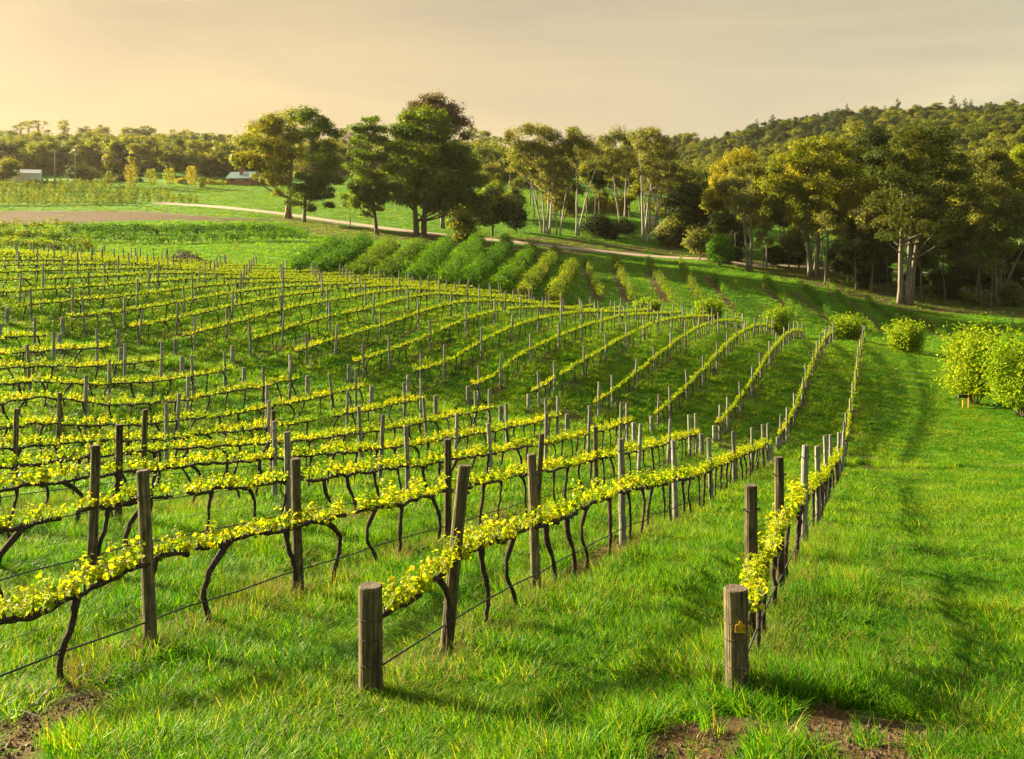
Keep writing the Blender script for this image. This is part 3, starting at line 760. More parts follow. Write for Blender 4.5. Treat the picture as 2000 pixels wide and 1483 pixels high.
# pipes and wires, one of each to a row
def run(fn, ya, yb, h, step, rad, sag, seed):
    rs = np.random.default_rng(seed)
    ys = np.arange(ya, yb, step); ys = np.append(ys, yb)
    xs = np.array([fn(y) for y in ys])
    keep = [abs(u_of(a, b)) < 0.6 + 1.5 / b for a, b in zip(xs, ys)]
    ys, xs = ys[keep], xs[keep]
    if len(ys) < 3: return None
    zs = G(xs, ys); k = np.ones(7) / 7
    zz = np.convolve(np.pad(zs, 3, 'edge'), k, 'valid') if len(zs) > 8 else zs
    zz = zz + h + rs.normal(0, sag, len(ys))
    mb = MB(); tube(mb, np.stack([xs + 0.02, ys, zz], -1), rad, n=6)
    return mb
for i in range(NA):
    b = run(lambda y: rowA_x(i, y), rowA_start(i) + .05, rowA_end(i), 0.38, 0.9, 0.0105, 0.012, 300 + i)
    if b: tag(link('drip_pipe', b.mesh('drip_pipe', M['pipe'], smooth=True, tint=False)), 'black drip irrigation pipe strung low along the ' + rowname_A(i), 'irrigation pipe', 'drip pipes of the vine rows')
    b = run(lambda y: rowA_x(i, y) - 0.02, rowA_start(i) + .05, rowA_end(i), 0.66, 0.9, 0.003, 0.004, 400 + i)
    if b: tag(link('trellis_wire', b.mesh('trellis_wire', M['wire'], tint=False)), 'thin trellis wire above the pipe of the ' + rowname_A(i), 'wire', 'wires of the vine rows')
for i in range(NB):
    b = run(lambda y: rowB_x(i, y), rowB_start(i), B_END, 0.38, 1.6, 0.012, 0.012, 350 + i)
    if b: tag(link('drip_pipe', b.mesh('drip_pipe', M['pipe'], smooth=True, tint=False)), 'black drip irrigation pipe strung low along the ' + rowname_B(i), 'irrigation pipe', 'drip pipes of the vine rows')

# ------------------------------------------------------------------ grapevines
def trunk_pts(rs, h=0.98, n=9):
    t = np.linspace(0, 1, n)
    a = rs.normal(0.15, 0.11); s = rs.normal(0, 0.08); lean = rs.normal(0.08, 0.07)
    x = lean * (1 - t) * 2.0 + a * np.sin(np.pi * t) * rs.choice([-1, 1, 1]) + s * np.sin(2 * np.pi * t)
    y = rs.normal(0, 0.03) * (1 - t) + rs.normal(0, 0.03) * np.sin(np.pi * t)
    x -= x[-1]; y -= y[-1]
    z = -0.1 + (h + 0.1) * t
    return np.stack([x, y, z], -1)
def trunk_mesh(seed, n=8, lod=0):
    rs = np.random.default_rng(seed); mb = MB()
    P = trunk_pts(rs, n=14 if lod == 0 else 6)
    k = len(P); P = P + rs.normal(0, 0.006, P.shape) * (lod == 0)
    r = np.interp(np.linspace(0, 1, k), [0, 0.12, 0.5, 0.85, 1], [0.05, 0.040, 0.032, 0.038, 0.056]) * rs.uniform(0.72, 1.05) * (1 + (rs.normal(0, 0.12, k) if lod == 0 else 0))
    tube(mb, P, r, n=n, wob=0.07 if lod == 0 else 0, rs=rs)
    if lod == 0 and rs.random() < 0.5:      # a short dead spur
        q = int(rs.integers(5, 11)); d = np.array([rs.choice([-1, 1]) * 0.09, rs.normal(0, .02), 0.03])
        tube(mb, [P[q], P[q] + d * 0.6, P[q] + d + [0, 0, -0.03]], [0.014, 0.010, 0.006], n=5)
    return mb
def cordon_line(rs, half=0.62, n=15):
    x = np.linspace(-half, half, n)
    z = 0.985 + 0.022 * np.sin(x * rs.uniform(4, 8) + rs.random() * 6) + rs.normal(0, 0.008, n)
    z += 0.035 * np.exp(-(x / 0.1) ** 2) * rs.uniform(-1, 0.3)
    return np.stack([x, rs.normal(0, 0.012, n), z], -1)
def cordon_buf(mb, P, rs, n=7, r0=0.029):
    k = len(P)
    r = r0 * (1 + rs.normal(0, 0.16, k)); r[[0, -1]] *= 0.6
    tube(mb, P, r, n=n, wob=0.08, rs=rs)
def spurs_on(P, rs, gap=0.105):
    L = np.concatenate([[0], np.cumsum(np.linalg.norm(np.diff(P, axis=0), axis=1))])
    out = []; s = rs.uniform(0.02, 0.08)
    while s < L[-1] - 0.02:
        b = np.array([np.interp(s, L, P[:, c]) for c in range(3)])
        d = unit(np.array([rs.normal(0, 0.45), rs.normal(0, 0.4), rs.uniform(0.6, 1.2)]))
        out.append((b, d)); s += gap * rs.uniform(0.6, 1.5)
    return out
def spur_buf(mb, sp, rs):
    for b, d in sp:
        l = rs.uniform(0.035, 0.085)
        tube(mb, [b - d * 0.01, b + d * l * 0.6 + rs.normal(0, 0.006, 3), b + d * l], [0.014, 0.012, 0.009], n=5)
def shoot_leaves(b, d, rs, nl=(5, 9), ln=(0.07, 0.2)):
    """leaf centres, normals, sizes along a young shoot"""
    l = rs.uniform(*ln); k = int(rs.integers(*nl))
    t = np.linspace(0.15, 1, k)
    C = b + d * (0.05 + l * t[:, None]) + rs.normal(0, 0.028, (k, 3)) * (1.25 - 0.4 * t[:, None])
    N = unit(rs.normal(0, 0.65, (k, 3)) + np.array([0, 0, 0.7]) + (C - b - d * 0.06) * 4)
    S = rs.uniform(0.05, 0.09, k) * (1.15 - 0.45 * t)
    return C, N, S, l

LEAF_OUT = np.array([(0, -0.38), (0.20, -0.50), (0.44, -0.34), (0.36, -0.10), (0.56, 0.10), (0.34, 0.20), (0.28, 0.44), (0.12, 0.36), (0, 0.62),
                     (-0.12, 0.36), (-0.28, 0.44), (-0.34, 0.20), (-0.56, 0.10), (-0.36, -0.10), (-0.44, -0.34), (-0.20, -0.50)])
def vine_leaf_mesh(seed):
    rs = np.random.default_rng(seed); n = len(LEAF_OUT)
    o = LEAF_OUT * (1 + rs.normal(0, 0.06, (n, 1)))
    z = -0.35 * (o ** 2).sum(1) * rs.uniform(0.3, 1.2) + rs.normal(0, 0.05, n) + 0.2 * np.abs(o[:, 0])
    V = np.concatenate([np.stack([o[:, 0], o[:, 1], z], -1), [[0, -0.2, 0]]])
    mb = MB(); mb.add(V, [[n, q, (q + 1) % n] for q in range(n)], 0, np.full(n, rs.random()))
    return mb.mesh('leaf', M['vine_leaf'])
near_leaf = [vine_leaf_mesh(s) for s in range(8)]

N_VAR = 12
trunk_me = [trunk_mesh(500 + s).mesh('trunk', M['vine_bark'], smooth=True, tint=False) for s in range(N_VAR)]
cordon_me, foliage_me, spur_store = [], [], []
for s in range(N_VAR):
    rs = np.random.default_rng(600 + s); P = cordon_line(rs); sp = spurs_on(P, rs, 0.085)
    mb = MB(); cordon_buf(mb, P, rs); spur_buf(mb, sp, rs)
    cordon_me.append(mb.mesh('cordon', M['vine_bark'], smooth=True, tint=False)); spur_store.append(sp)
    mb = MB()
    for b, d in sp:
        C, N, S, l = shoot_leaves(b, d, rs, nl=(12, 20), ln=(0.06, 0.29))
        leaves(mb, C, N, S * 0.98, rs, aspect=0.95)
    foliage_me.append(mb.mesh('foliage', M['vine_leaf']))

def hermit(loc, rz): return empty('grapevine', loc, rz)
def shoots_as_parts(root, sp, rs, ry=0.0, nl=(5, 9), ln=(0.07, 0.2)):
    """every shoot a part, every leaf on it a sub-part"""
    ca, sa = math.cos(ry), math.sin(ry)
    for b, d in sp:
        rot = lambda v: np.array([v[0] * ca + v[2] * sa, v[1], -v[0] * sa + v[2] * ca])
        piv = np.array([0, 0, 0.985])
        b2 = rot(b - piv) + piv; d2 = rot(d)
        C, N, S, l = shoot_leaves(b2, d2, rs, nl, ln)
        mb = MB(); tube(mb, [np.zeros(3), d2 * (0.05 + l * 0.5), d2 * (0.05 + l) + rs.normal(0, .01, 3)], [0.006, 0.0045, 0.002], n=4)
        sh = link('shoot', mb.mesh('shoot', M['shoot'], tint=False), root, tuple(b2))
        for c, n, s in zip(C, N, S):
            q = Vector(n).to_track_quat('Z', 'Y').to_matrix() @ Matrix.Rotation(rs.random() * 6.28, 3, 'Z')
            lf = link('leaf', near_leaf[int(rs.integers(8))], sh, tuple(c - b2), q.to_euler(), (s * 0.9,) * 3)

VSTEP = 1.13
vines = []
for i in range(NA):
    ye = rowA_end(i) - 0.9
    ys = np.arange(10.15 if i < 2 else 9.6, ye, VSTEP)
    for q, y in enumerate(ys):
        x = rowA_x(i, y)
        if in_view(x, y, 0.03): vines.append((y, x, 'A', i, len(ys) - q, q == 0, q == len(ys) - 1))
for i in range(NB):
    s = rowB_start(i) + 1.2
    for q, y in enumerate(np.arange(s, B_END - 1.0, VSTEP)):
        x = rowB_x(i, y)
        if in_view(x, y, 0.02): vines.append((y, x, 'B', i, q + 1, False, False))
vines.sort(key=lambda v: v[0])
rsV = np.random.default_rng(77)
far_bufs = []
for s in range(10):
    rs = np.random.default_rng(900 + s); tb = trunk_mesh(500 + s, n=5, lod=1)
    cb = MB(); P = cordon_line(rs, n=6); tube(cb, P, 0.032, n=4)
    fb = MB()
    for b, d in spurs_on(P, rs, 0.10):
        C, N, S, l = shoot_leaves(b, d, rs, nl=(12, 19), ln=(0.06, 0.28)); leaves(fb, C, N, S * 1.25, rs, aspect=0.95)
    far_bufs.append((tb, cb, fb))
far_all = MB()
for q, (y, x, blk, i, num, first, last) in enumerate(vines):
    if rsV.random() < 0.025 and not first: continue
    yj = y + rsV.normal(0, 0.09)
    t = TA if blk == 'A' else TB
    x = (rowA_x(i, yj) if blk == 'A' else rowB_x(i, yj)) + rsV.normal(0, 0.02)
    z = g1(x, yj)
    rz = math.atan2(1, t)
    c, s_ = math.cos(rz), math.sin(rz)
    slope = (g1(x + 0.6 * c, yj + 0.6 * s_) - g1(x - 0.6 * c, yj - 0.6 * s_)) / 1.2
    ry = -math.atan(slope)
    if q >= 300:
        tb, cb, fb = far_bufs[int(rsV.integers(10))]
        Rz = np.array([[c, -s_, 0], [s_, c, 0], [0, 0, 1]]); fl = rsV.choice([-1, 1])
        Sm = np.diag([fl, 1, 1.0])
        Mt = Matrix([[*(Rz @ Sm)[0], x], [*(Rz @ Sm)[1], yj], [*(Rz @ Sm)[2], z], [0, 0, 0, 1]])
        Rt = np.array([[1, 0, 0], [0, 1, 0], [slope * fl, 0, 1]])
        A = Rz @ Sm @ Rt
        Mc = Matrix([[*A[0], x], [*A[1], yj], [*A[2], z], [0, 0, 0, 1]])
        for bfr, mm in ((tb, Mt), (cb, Mc), (fb, Mc)):
            n0 = len(far_all.m)
            far_all.addbuf(bfr, mm)
            if bfr is fb:
                for k in range(n0, len(far_all.m)): far_all.m[k] = np.full(len(far_all.m[k]), 1, dtype=np.int32)
        continue
    row = rowname_A(i) if blk == 'A' else rowname_B(i)
    lab = 'leafy grapevine, %s vine %s the lane in the %s' % (ordinal(num), 'back from' if blk == 'A' else 'past', row)
    root = hermit((x, yj, z), rz)
    tag(root, lab, 'grapevine', 'grapevines of the trellised rows')
    a, b = int(rsV.integers(N_VAR)), int(rsV.integers(N_VAR))
    flip = rsV.choice([-1, 1])
    if first and i < 3 and in_view(x, 9.3, 0.05):        # the first vine of a row bends its near arm down to the end post
        rs = np.random.default_rng(1300 + i)
        yS = rowA_start(i) + 0.13; xS = rowA_x(i, yS)
        v = np.array([xS - x, yS - yj]); dx = v[0] * c + v[1] * s_; dz = g1(xS, yS) + 0.70 - z; hh0 = 0.83
        tloc = np.linspace(0, 1, 14)
        arm = np.stack([dx * (1 - tloc), rs.normal(0, 0.014, 14), dz + (hh0 - dz) * tloc ** 0.8 + 0.03 * np.sin(tloc * 9)], -1)
        xr = np.linspace(0.08, 0.7, 8)
        arm = np.concatenate([arm, np.stack([xr, rs.normal(0, 0.012, 8), hh0 + (0.985 - hh0) * (xr / 0.7) ** 0.7 + slope * xr + rs.normal(0, 0.008, 8)], -1)])
        link('trunk', trunk_me[a], root, scl=(1, 1, hh0 / 0.98))
        mb = MB(); cordon_buf(mb, arm, rs); sp = spurs_on(arm, rs, 0.045); spur_buf(mb, sp, rs)
        link('cordon', mb.mesh('cordon', M['vine_bark'], smooth=True, tint=False), root)
        shoots_as_parts(root, sp, rs, 0.0, (9, 14), (0.08, 0.32))
        continue
    link('trunk', trunk_me[a], root, scl=(flip, 1, 1))
    cp = (0, 0, 0)
    piv = 0.985
    off = (-math.sin(ry) * piv, 0, piv - math.cos(ry) * piv)
    link('cordon', cordon_me[b], root, off, (0, ry, 0), (1.02, 1, 1))
    if y < 14.2:
        shoots_as_parts(root, spur_store[b], rsV, ry, (10, 15), (0.06, 0.29))
    else:
        link('foliage', foliage_me[(b) % N_VAR], root, off, (0, ry, 0), (1.02, rsV.uniform(.8, 1.2), rsV.uniform(.97, 1.08)))
if far_all.n:
    o = link('grapevines', far_all.mesh('grapevines', [M['vine_bark'], M['vine_leaf']]))
    tag(o, 'rows of leafy grapevines running over the crest of the far block', 'grapevines', None, 'stuff')

# ------------------------------------------------------------------ grass: tufts spread over the hillside
TUFTS = bpy.data.collections.new('tuft_library')
def tuft(seed, nb, hgt, width, spread, lean, mat, seg=3, heads=0.0):
    rs = np.random.default_rng(seed); mb = MB()
    for b in range(nb):
        a = rs.random() * 6.283; r = spread * math.sqrt(rs.random())
        p = np.array([r * math.cos(a), r * math.sin(a), -0.02])
        a2 = a + rs.normal(0, 0.9); L = lean * rs.uniform(0.3, 1.5); h = hgt * rs.uniform(0.45, 1.2)
        dirx = np.array([math.cos(a2), math.sin(a2), 0]); side = np.array([-math.sin(a2), math.cos(a2), 0])
        tw = rs.normal(0, 0.7); side = side * math.cos(tw) + dirx * math.sin(tw)
        w = width * rs.uniform(0.6, 1.3)
        t = np.linspace(0, 1, seg + 1)
        ctr = p + dirx * (L * h * t[:, None] ** 1.8) + np.array([0, 0, 1]) * (h * t[:, None] * (1 - 0.25 * L * t[:, None] ** 2))
        ww = w * (1 - t ** 1.6)[:, None] * 0.5
        Lp = ctr - side * ww; Rp = ctr + side * ww
        V = np.concatenate([Lp[:-1], Rp[:-1], ctr[-1:]])
        F4 = [[k, seg + k, seg + k + 1, k + 1] for k in range(seg - 1)]
        ti = rs.random()
        mb.add(V, np.array(F4), 0, ti)
        mb.f.append(np.array([[mb.n - len(V) + seg - 1, mb.n - len(V) + 2 * seg - 1, mb.n - 1]])); mb.m.append(np.zeros(1, dtype=np.int32)); mb.t.append(np.array([ti]))
        if heads and rs.random() < heads:
            k = 5; C = ctr[-1] + rs.normal(0, 0.006, (k, 3)) - np.array([0, 0, 1]) * np.linspace(0, 0.05, k)[:, None]
            leaves(mb, C, rs.standard_normal((k, 3)), 0.016, rs, aspect=0.5)
    me = mb.mesh('tuft', mat)
    o = bpy.data.objects.new('tuft_%02d' % len(TUFTS.objects), me); TUFTS.objects.link(o)
def weed(seed):
    rs = np.random.default_rng(seed); mb = MB(); k = 16
    a = rs.random(k) * 6.283; r = rs.uniform(0.02, 0.11, k)
    C = np.stack([r * np.cos(a), r * np.sin(a), 0.03 + 0.07 * rs.random(k)], -1)
    N = np.stack([np.cos(a) * 0.6, np.sin(a) * 0.6, np.ones(k)], -1) + rs.normal(0, 0.25, (k, 3))
    leaves(mb, C, N, rs.uniform(0.05, 0.095, k), rs, aspect=0.7)
    me = mb.mesh('tuft', M['weed']); o = bpy.data.objects.new('tuft_%02d' % len(TUFTS.objects), me); TUFTS.objects.link(o)
# 0-5 fine green, 6-7 dry mixed, 8 weed, 9 weed, 10-13 coarse green, 14 coarse dry, 15 tall seed stalks
for s in range(6): tuft(s, 30, 0.26, 0.0085, 0.12, (0.35, 0.5, 0.7, 0.45, 0.9, 0.55)[s], M['grass'], 4)
for s in range(2): tuft(20 + s, 24, 0.27, 0.006, 0.10, 0.6, M['dry_grass'], 3, 0.3)
weed(31); weed(32)
for s in range(4): tuft(40 + s, 26, 0.24, 0.017, 0.17, 0.6, M['grass'], 3)
tuft(50, 20, 0.22, 0.012, 0.16, 0.6, M['dry_grass'], 3)
tuft(51, 9, 0.42, 0.004, 0.10, 0.4, M['dry_grass'], 4, 1.0)
for o in TUFTS.objects: o.name = o.name

bands = [(5.2, 9, 190), (9, 14, 120), (14, 22, 75), (22, 34, 42), (34, 54, 24), (54, 82, 16), (82, 116, 9), (116, 215, 1.6), (215, 352, 0.75)]
rsG = np.random.default_rng(3)
AX, AY, AS, AH, AI = [], [], [], [], []
for bi, (ya, yb, den) in enumerate(bands):
    hw = 0.56 * yb + 2.5
    n = int((yb - ya) * 2 * hw * den)
    x = rsG.uniform(-hw, hw, n); y = rsG.uniform(ya, yb, n)
    ok = np.abs(x) < 0.56 * y + 2.5
    x, y = x[ok], y[ok]
    soil, dry, tr = masks(x, y)
    rd = row_dist(x, y)
    hgt = 0.62 + 0.8 * (vnoise(x, y, 1.3, 41) - 0.38) + 0.6 * (vnoise(x, y, 0.45, 43) - 0.5)
    clump = vnoise(x, y, 2.6, 44) > 0.72
    hgt = np.where(clump & (y < 56), hgt * 1.35, hgt)
    hgt = hgt + 0.35 * np.clip(1 - rd / 0.6, 0, 1)
    hgt = hgt * np.interp(y, [9, 16], [0.78, 1.0])
    off = x - rowA_x(0, y)
    mown = ((off > 1.2) & (y < 49)) | ((x - (rowA_x(0, 51) + TB * (y - 51)) > 1.4) & (y >= 49) & (y < 112))
    hgt = np.where(mown, hgt * 0.6, hgt) * (1 - 0.3 * tr)
    lane = (y > rowA_end(5) + 0.6) & (y < 52) & ~mown
    hgt = np.where(lane & (vnoise(x, y, 1.8, 47) > 0.5), hgt * 1.7, hgt)
    rough = (off > -5) & (off < 5.5) & (np.abs(y - 49.6 - 0.5 * (vnoise(x, y, 1.5, 71) - .5)) < 0.9)     # rank grass at the lane's edge
    hgt = np.where(rough, hgt * 2.6 + .5, hgt)
    dens_ok = rsG.random(len(x)) > np.clip(soil * 0.96, 0, 0.96)
    dens_ok &= rsG.random(len(x)) > 0.3 * tr
    if ya > 110:
        dr = np.min(np.hypot(x[:, None] - ROADX[None, ::3], y[:, None] - ROADY[None, ::3]), axis=1)
        dens_ok &= dr > 4.2
    x, y, hgt, dry, rd, tr = [a[dens_ok] for a in (x, y, hgt, dry, rd, tr)]
    k = len(x); r = rsG.random(k)
    if ya < 22:
        idx = rsG.integers(0, 6, k)
        isdry = r < 0.04 + 0.42 * dry + 0.22 * tr
        idx = np.where(isdry, 6 + rsG.integers(0, 2, k), idx)
        patchw = vnoise(x, y, 0.9, 51) > 0.68
        idx = np.where((r > 0.93) | ((r > 0.72) & patchw), 8 + rsG.integers(0, 2, k), idx)
        idx = np.where((rsG.random(k) < 0.012 + 0.03 * dry) & (rd < 1.2), 15, idx)
        sxy = rsG.uniform(0.85, 1.3, k)
        ss = soil[dens_ok]; lowt = ss > 0.4; idx = np.where(lowt & (rsG.random(k) < .6), 6 + rsG.integers(0, 2, k), idx); hgt = np.where(lowt, hgt * .4, hgt)
    else:
        idx = 10 + rsG.integers(0, 4, k)
        idx = np.where(r < 0.03 + 0.5 * dry + 0.1 * tr + (0.3 if ya > 210 else 0), 14, idx)
        sxy = rsG.uniform(0.85, 1.35, k) * (1.0, 1.0, 1.0, 1.05, 1.25, 1.6, 2.0, 3.2, 4.5)[bi]
    hgt = np.clip(hgt, 0.25, 2.2) * rsG.uniform(0.8, 1.25, k) * (1.0 if ya < 100 else 1.3)
    AX.append(x); AY.append(y); AS.append(sxy); AH.append(hgt); AI.append(idx)
AX, AY, AS, AH, AI = map(np.concatenate, (AX, AY, AS, AH, AI))
AZ = G(AX, AY)
k = len(AX)
pm = bpy.data.meshes.new('grass'); pm.vertices.add(k); pm.vertices.foreach_set('co', np.stack([AX, AY, AZ], -1).ravel())
a = pm.attributes.new('rot', 'FLOAT_VECTOR', 'POINT'); a.data.foreach_set('vector', np.stack([rsG.normal(0, .08, k), rsG.normal(0, .08, k), rsG.random(k) * 6.283], -1).ravel())
a = pm.attributes.new('scl', 'FLOAT_VECTOR', 'POINT'); a.data.foreach_set('vector', np.stack([AS, AS, AH], -1).ravel())
a = pm.attributes.new('idx', 'INT', 'POINT'); a.data.foreach_set('value', AI.astype(np.int32))
print('grass tufts', k)

def scatter_tree(name, collection):
    ng = bpy.data.node_groups.new(name, 'GeometryNodeTree')
    ng.interface.new_socket('Geometry', in_out='INPUT', socket_type='NodeSocketGeometry')
    ng.interface.new_socket('Geometry', in_out='OUTPUT', socket_type='NodeSocketGeometry')
    N, L = ng.nodes, ng.links
    gi = N.new('NodeGroupInput'); go = N.new('NodeGroupOutput')
    ci = N.new('GeometryNodeCollectionInfo'); ci.inputs['Collection'].default_value = collection
    ci.inputs['Separate Children'].default_value = True; ci.inputs['Reset Children'].default_value = True
    ip = N.new('GeometryNodeInstanceOnPoints'); ip.inputs['Pick Instance'].default_value = True
    def na(n, t):
        x = N.new('GeometryNodeInputNamedAttribute'); x.data_type = t; x.inputs['Name'].default_value = n; return x.outputs['Attribute']
    L.new(gi.outputs[0], ip.inputs['Points']); L.new(ci.outputs[0], ip.inputs['Instance'])
    L.new(na('idx', 'INT'), ip.inputs['Instance Index'])
    er = N.new('FunctionNodeEulerToRotation'); L.new(na('rot', 'FLOAT_VECTOR'), er.inputs[0]); L.new(er.outputs[0], ip.inputs['Rotation'])
    L.new(na('scl', 'FLOAT_VECTOR'), ip.inputs['Scale'])
    L.new(ip.outputs[0], go.inputs[0])
    return ng
grass = link('grass', pm)
gm = grass.modifiers.new('scatter', 'NODES'); gm.node_group = scatter_tree('grass_scatter', TUFTS)
tag(grass, 'lush green grass covering the vineyard floor and the slopes', 'grass', None, 'stuff')

# ------------------------------------------------------------------ trees, bushes and rows beyond the crest
def tri_leaves(mb, C, N, S, rs, mat=0, tint=None):
    k = len(C); N = unit(N); r = rs.standard_normal((k, 3))
    U = unit(r - (r * N).sum(1, keepdims=True) * N); W = np.cross(N, U); S = np.asarray(S, float)[:, None]
    V = np.stack([C - U * S * .5 - W * S * .42, C - U * S * .5 + W * S * .42, C + U * S * .6], 1).reshape(-1, 3)
    mb.add(V, np.arange(3 * k).reshape(-1, 3), mat, tint if tint is not None else rs.random(k))

def clump_leaves(mb, cl, rs, size, dens, flat=0.75, mat=0, up=0.5, shell=0.55, tint=None, droop=None):
    """leaves through a list of clumps (x, y, z, r)"""
    for (x, y, z, r) in cl:
        size_ = size * 0.95; n = max(10, int(7.85 * dens * r * r / (size_ * size_)))
        d = unit(rs.standard_normal((n, 3))); rad = r * (shell + (1 - shell) * rs.random(n)) * (0.82 + 0.36 * rs.random(n))
        an = np.exp(rs.normal(0, 0.16, 3)) * np.array([1.05, 1.05, flat]); lump = 1 + 0.28 * np.sin(d @ rs.normal(0, 3.0, 3) + rs.random() * 6)
        C = np.array([x, y, z]) + d * (rad * lump)[:, None] * an
        Nn = unit(d * 1.0 + np.array([0, 0, up]) + rs.normal(0, 0.5, (n, 3)))
        base = rs.normal(0.5, 0.14)
        tri_leaves(mb, C, Nn, size_ * rs.uniform(0.6, 1.35, n), rs, mat=mat, tint=np.clip(base + rs.normal(0, 0.12, n), 0, 1) if tint is None else tint)

def limb(p0, p1, rs, up=0.25, n=6):
    t = np.linspace(0, 1, n)[:, None]; d = p1 - p0; L = np.linalg.norm(d)
    mid = p0 + d * 0.5 + np.array([0, 0, -up * L * 0.35]) + rs.normal(0, 0.05 * L, 3)
    return (1 - t) ** 2 * p0 + 2 * t * (1 - t) * mid + t ** 2 * p1

TREE_N = 0
def tree(name, label, base, clumps, leafmat, bark, tw=9, size=0.34, dens=2.0, depth=0.8, trunks=None, nl=8, flat=0.75, cat='tree', group=None, extra=1.5, ymin=112, Y=None,
         fork=0.45, shell=0.5, inner=None, crown_top=None):
    """a tree read off the photograph: base and clumps in picture points, turned into metres at the tree's own distance"""
    global TREE_N
    TREE_N += 1
    rs = np.random.default_rng(2000 + TREE_N)
    if Y is None: b = onground(base[0], base[1], ymin)
    else:
        x = (base[0] - 1000) / FPX * Y; b = np.array([x, Y, g1(x, Y)])
    m = b[1] / FPX
    toX = lambda px: (px - 1000) * m - b[0]
    toZ = lambda py: (HZ - py) * m - b[2]
    c = np.array(clumps, float)
    if len(c) > 4:
        add = []
        for _ in range(len(c)):
            i, j = rs.integers(0, len(c), 2)
            if i != j and np.hypot(*(c[i, :2] - c[j, :2])) < 2.2 * (c[i, 2] + c[j, 2]) * 0.75:
                f = rs.uniform(.3, .7); q = c[i] * f + c[j] * (1 - f); q[2] *= rs.uniform(.55, .85); add.append(q)
        if add: c = np.concatenate([c, np.array(add)])
    ax = np.average(c[:, 0], weights=c[:, 2] ** 2)
    hw = max(c[:, 0].max() - c[:, 0].min(), 20) * 0.5 + c[:, 2].mean()
    cl = []
    for (px, py, r) in c:
        room = math.sqrt(max(0.08, 1 - ((px - ax) / hw) ** 2)) * hw * depth
        k = 1 + int(rs.random() < extra - .7) + int(rs.random() < extra - 1.2) + int(extra > 2)
        dy0 = rs.uniform(-0.4, 0.4) * room
        cl.append((toX(px), dy0 * m, toZ(py), r * m * 1.15))
        for e in range(k):
            dy = rs.uniform(-1, 1) * room
            s = rs.uniform(0.55, 0.95)
            cl.append((toX(px + rs.normal(0, r * 0.45)), dy * m, toZ(py + rs.uniform(0, r * 0.35)), r * m * s))
    root = empty(name, tuple(b))
    tag(root, label, cat, group)
    ptop = min(c[:, 1]); top = toZ(ptop)
    tr = trunks or [(0, 0, ax - base[0], 1.0)]
    paths = []
    for (dx0, dy0, dx1, hh) in tr:
        topz = toZ(base[1] + (np.average(c[:, 1]) - base[1]) * 0.98) * hh
        n = 9; t = np.linspace(0, 1, n)
        P = np.stack([(dx0 + (dx1 - dx0) * t ** 1.3) * m + rs.normal(0, 0.10, n) * t, dy0 * m + rs.normal(0, 0.12, n) * t, -0.5 + (topz + 0.5) * t], -1)
        w = tw * m * (0.30 if bark.name.startswith('white') else 0.38)
        rad = w * np.interp(t, [0, 0.06, 0.15, 0.6, 1], [1.55, 1.15, 1.0, 0.68, 0.3])
        mb = MB(); tube(mb, P, rad, n=9, wob=0.05, rs=rs)
        link('trunk', mb.mesh('trunk', bark, smooth=True, tint=False), root)
        paths.append((P, rad))
    order = rs.permutation(len(cl))[:nl]
    for q in order:
        P, rad = paths[int(rs.integers(len(paths)))]
        tgt = np.array(cl[q][:3]); tgt[2] -= cl[q][3] * 0.2
        zmin = P[-1, 2] * fork; zq = np.clip(tgt[2] - abs(tgt[0]) * 0.7 - rs.uniform(0, 2), zmin, P[-1, 2] * 0.97)
        s = np.interp(zq, P[:, 2], np.arange(len(P))); i0 = int(min(s, len(P) - 2)); f = s - i0
        p0 = P[i0] * (1 - f) + P[i0 + 1] * f; r0 = (rad[i0] * (1 - f) + rad[i0 + 1] * f) * 0.42
        mb = MB(); tube(mb, limb(p0, tgt, rs), np.linspace(r0, 0.03, 6), n=6, wob=0.04, rs=rs)
        link('branch', mb.mesh('branch', bark, smooth=True, tint=False), root)
    mb = MB(); clump_leaves(mb, cl, rs, size, dens, flat=flat, shell=shell)
    if inner: clump_leaves(mb, [(x, y, z, r * 0.7) for x, y, z, r in cl], rs, size * 1.3, inner, flat=flat, shell=0.1)
    link('crown', mb.mesh('crown', leafmat), root)
    return root

# the two spreading trees by the road
tree('conifer_tree', 'broad spreading conifer with thick tan trunk, left of the pair beside the road', (563, 427),
     [(540,238,26),(568,222,18),(515,248,22),(592,232,16),(498,275,24),(535,280,24),(478,305,22),(510,318,22),(548,322,20),(466,318,13),(575,262,22),(518,342,14),(535,350,14),(552,352,14),(560,300,20),(540,375,12),(585,300,15)],
     M['gum_leaf_warm'], M['bark_tan'], tw=16, size=0.42, dens=1.8, nl=14, trunks=[(0, 0, 8, 1.0)], fork=0.3, extra=1.7)
tree('conifer_tree', 'tall layered conifer with grey trunk, right of the pair beside the road', (594, 434),
     [(600,222,20),(630,238,22),(650,258,16),(612,258,20),(638,285,20),(655,318,18),(615,305,20),(592,345,16),(628,345,22),(655,352,14),(612,382,16),(585,375,16),(640,380,14),(572,395,14),(605,405,12),(645,400,10),(600,365,18),(625,365,18),(590,380,16),(615,350,16)],
     M['pine_leaf'], M['bark_grey'], tw=9, size=0.38, dens=2.1, nl=14, trunks=[(0, 0, 6, 1.0)], fork=0.25, flat=0.55, extra=1.7)
tree('young_tree', 'thin young tree with pale stem beside the road, left of the slender pine', (684, 440),
     [(680,385,12),(690,372,10),(676,400,8)], M['lime_leaf'], M['bark_tan'], tw=3, size=0.3, dens=1.0, nl=3)
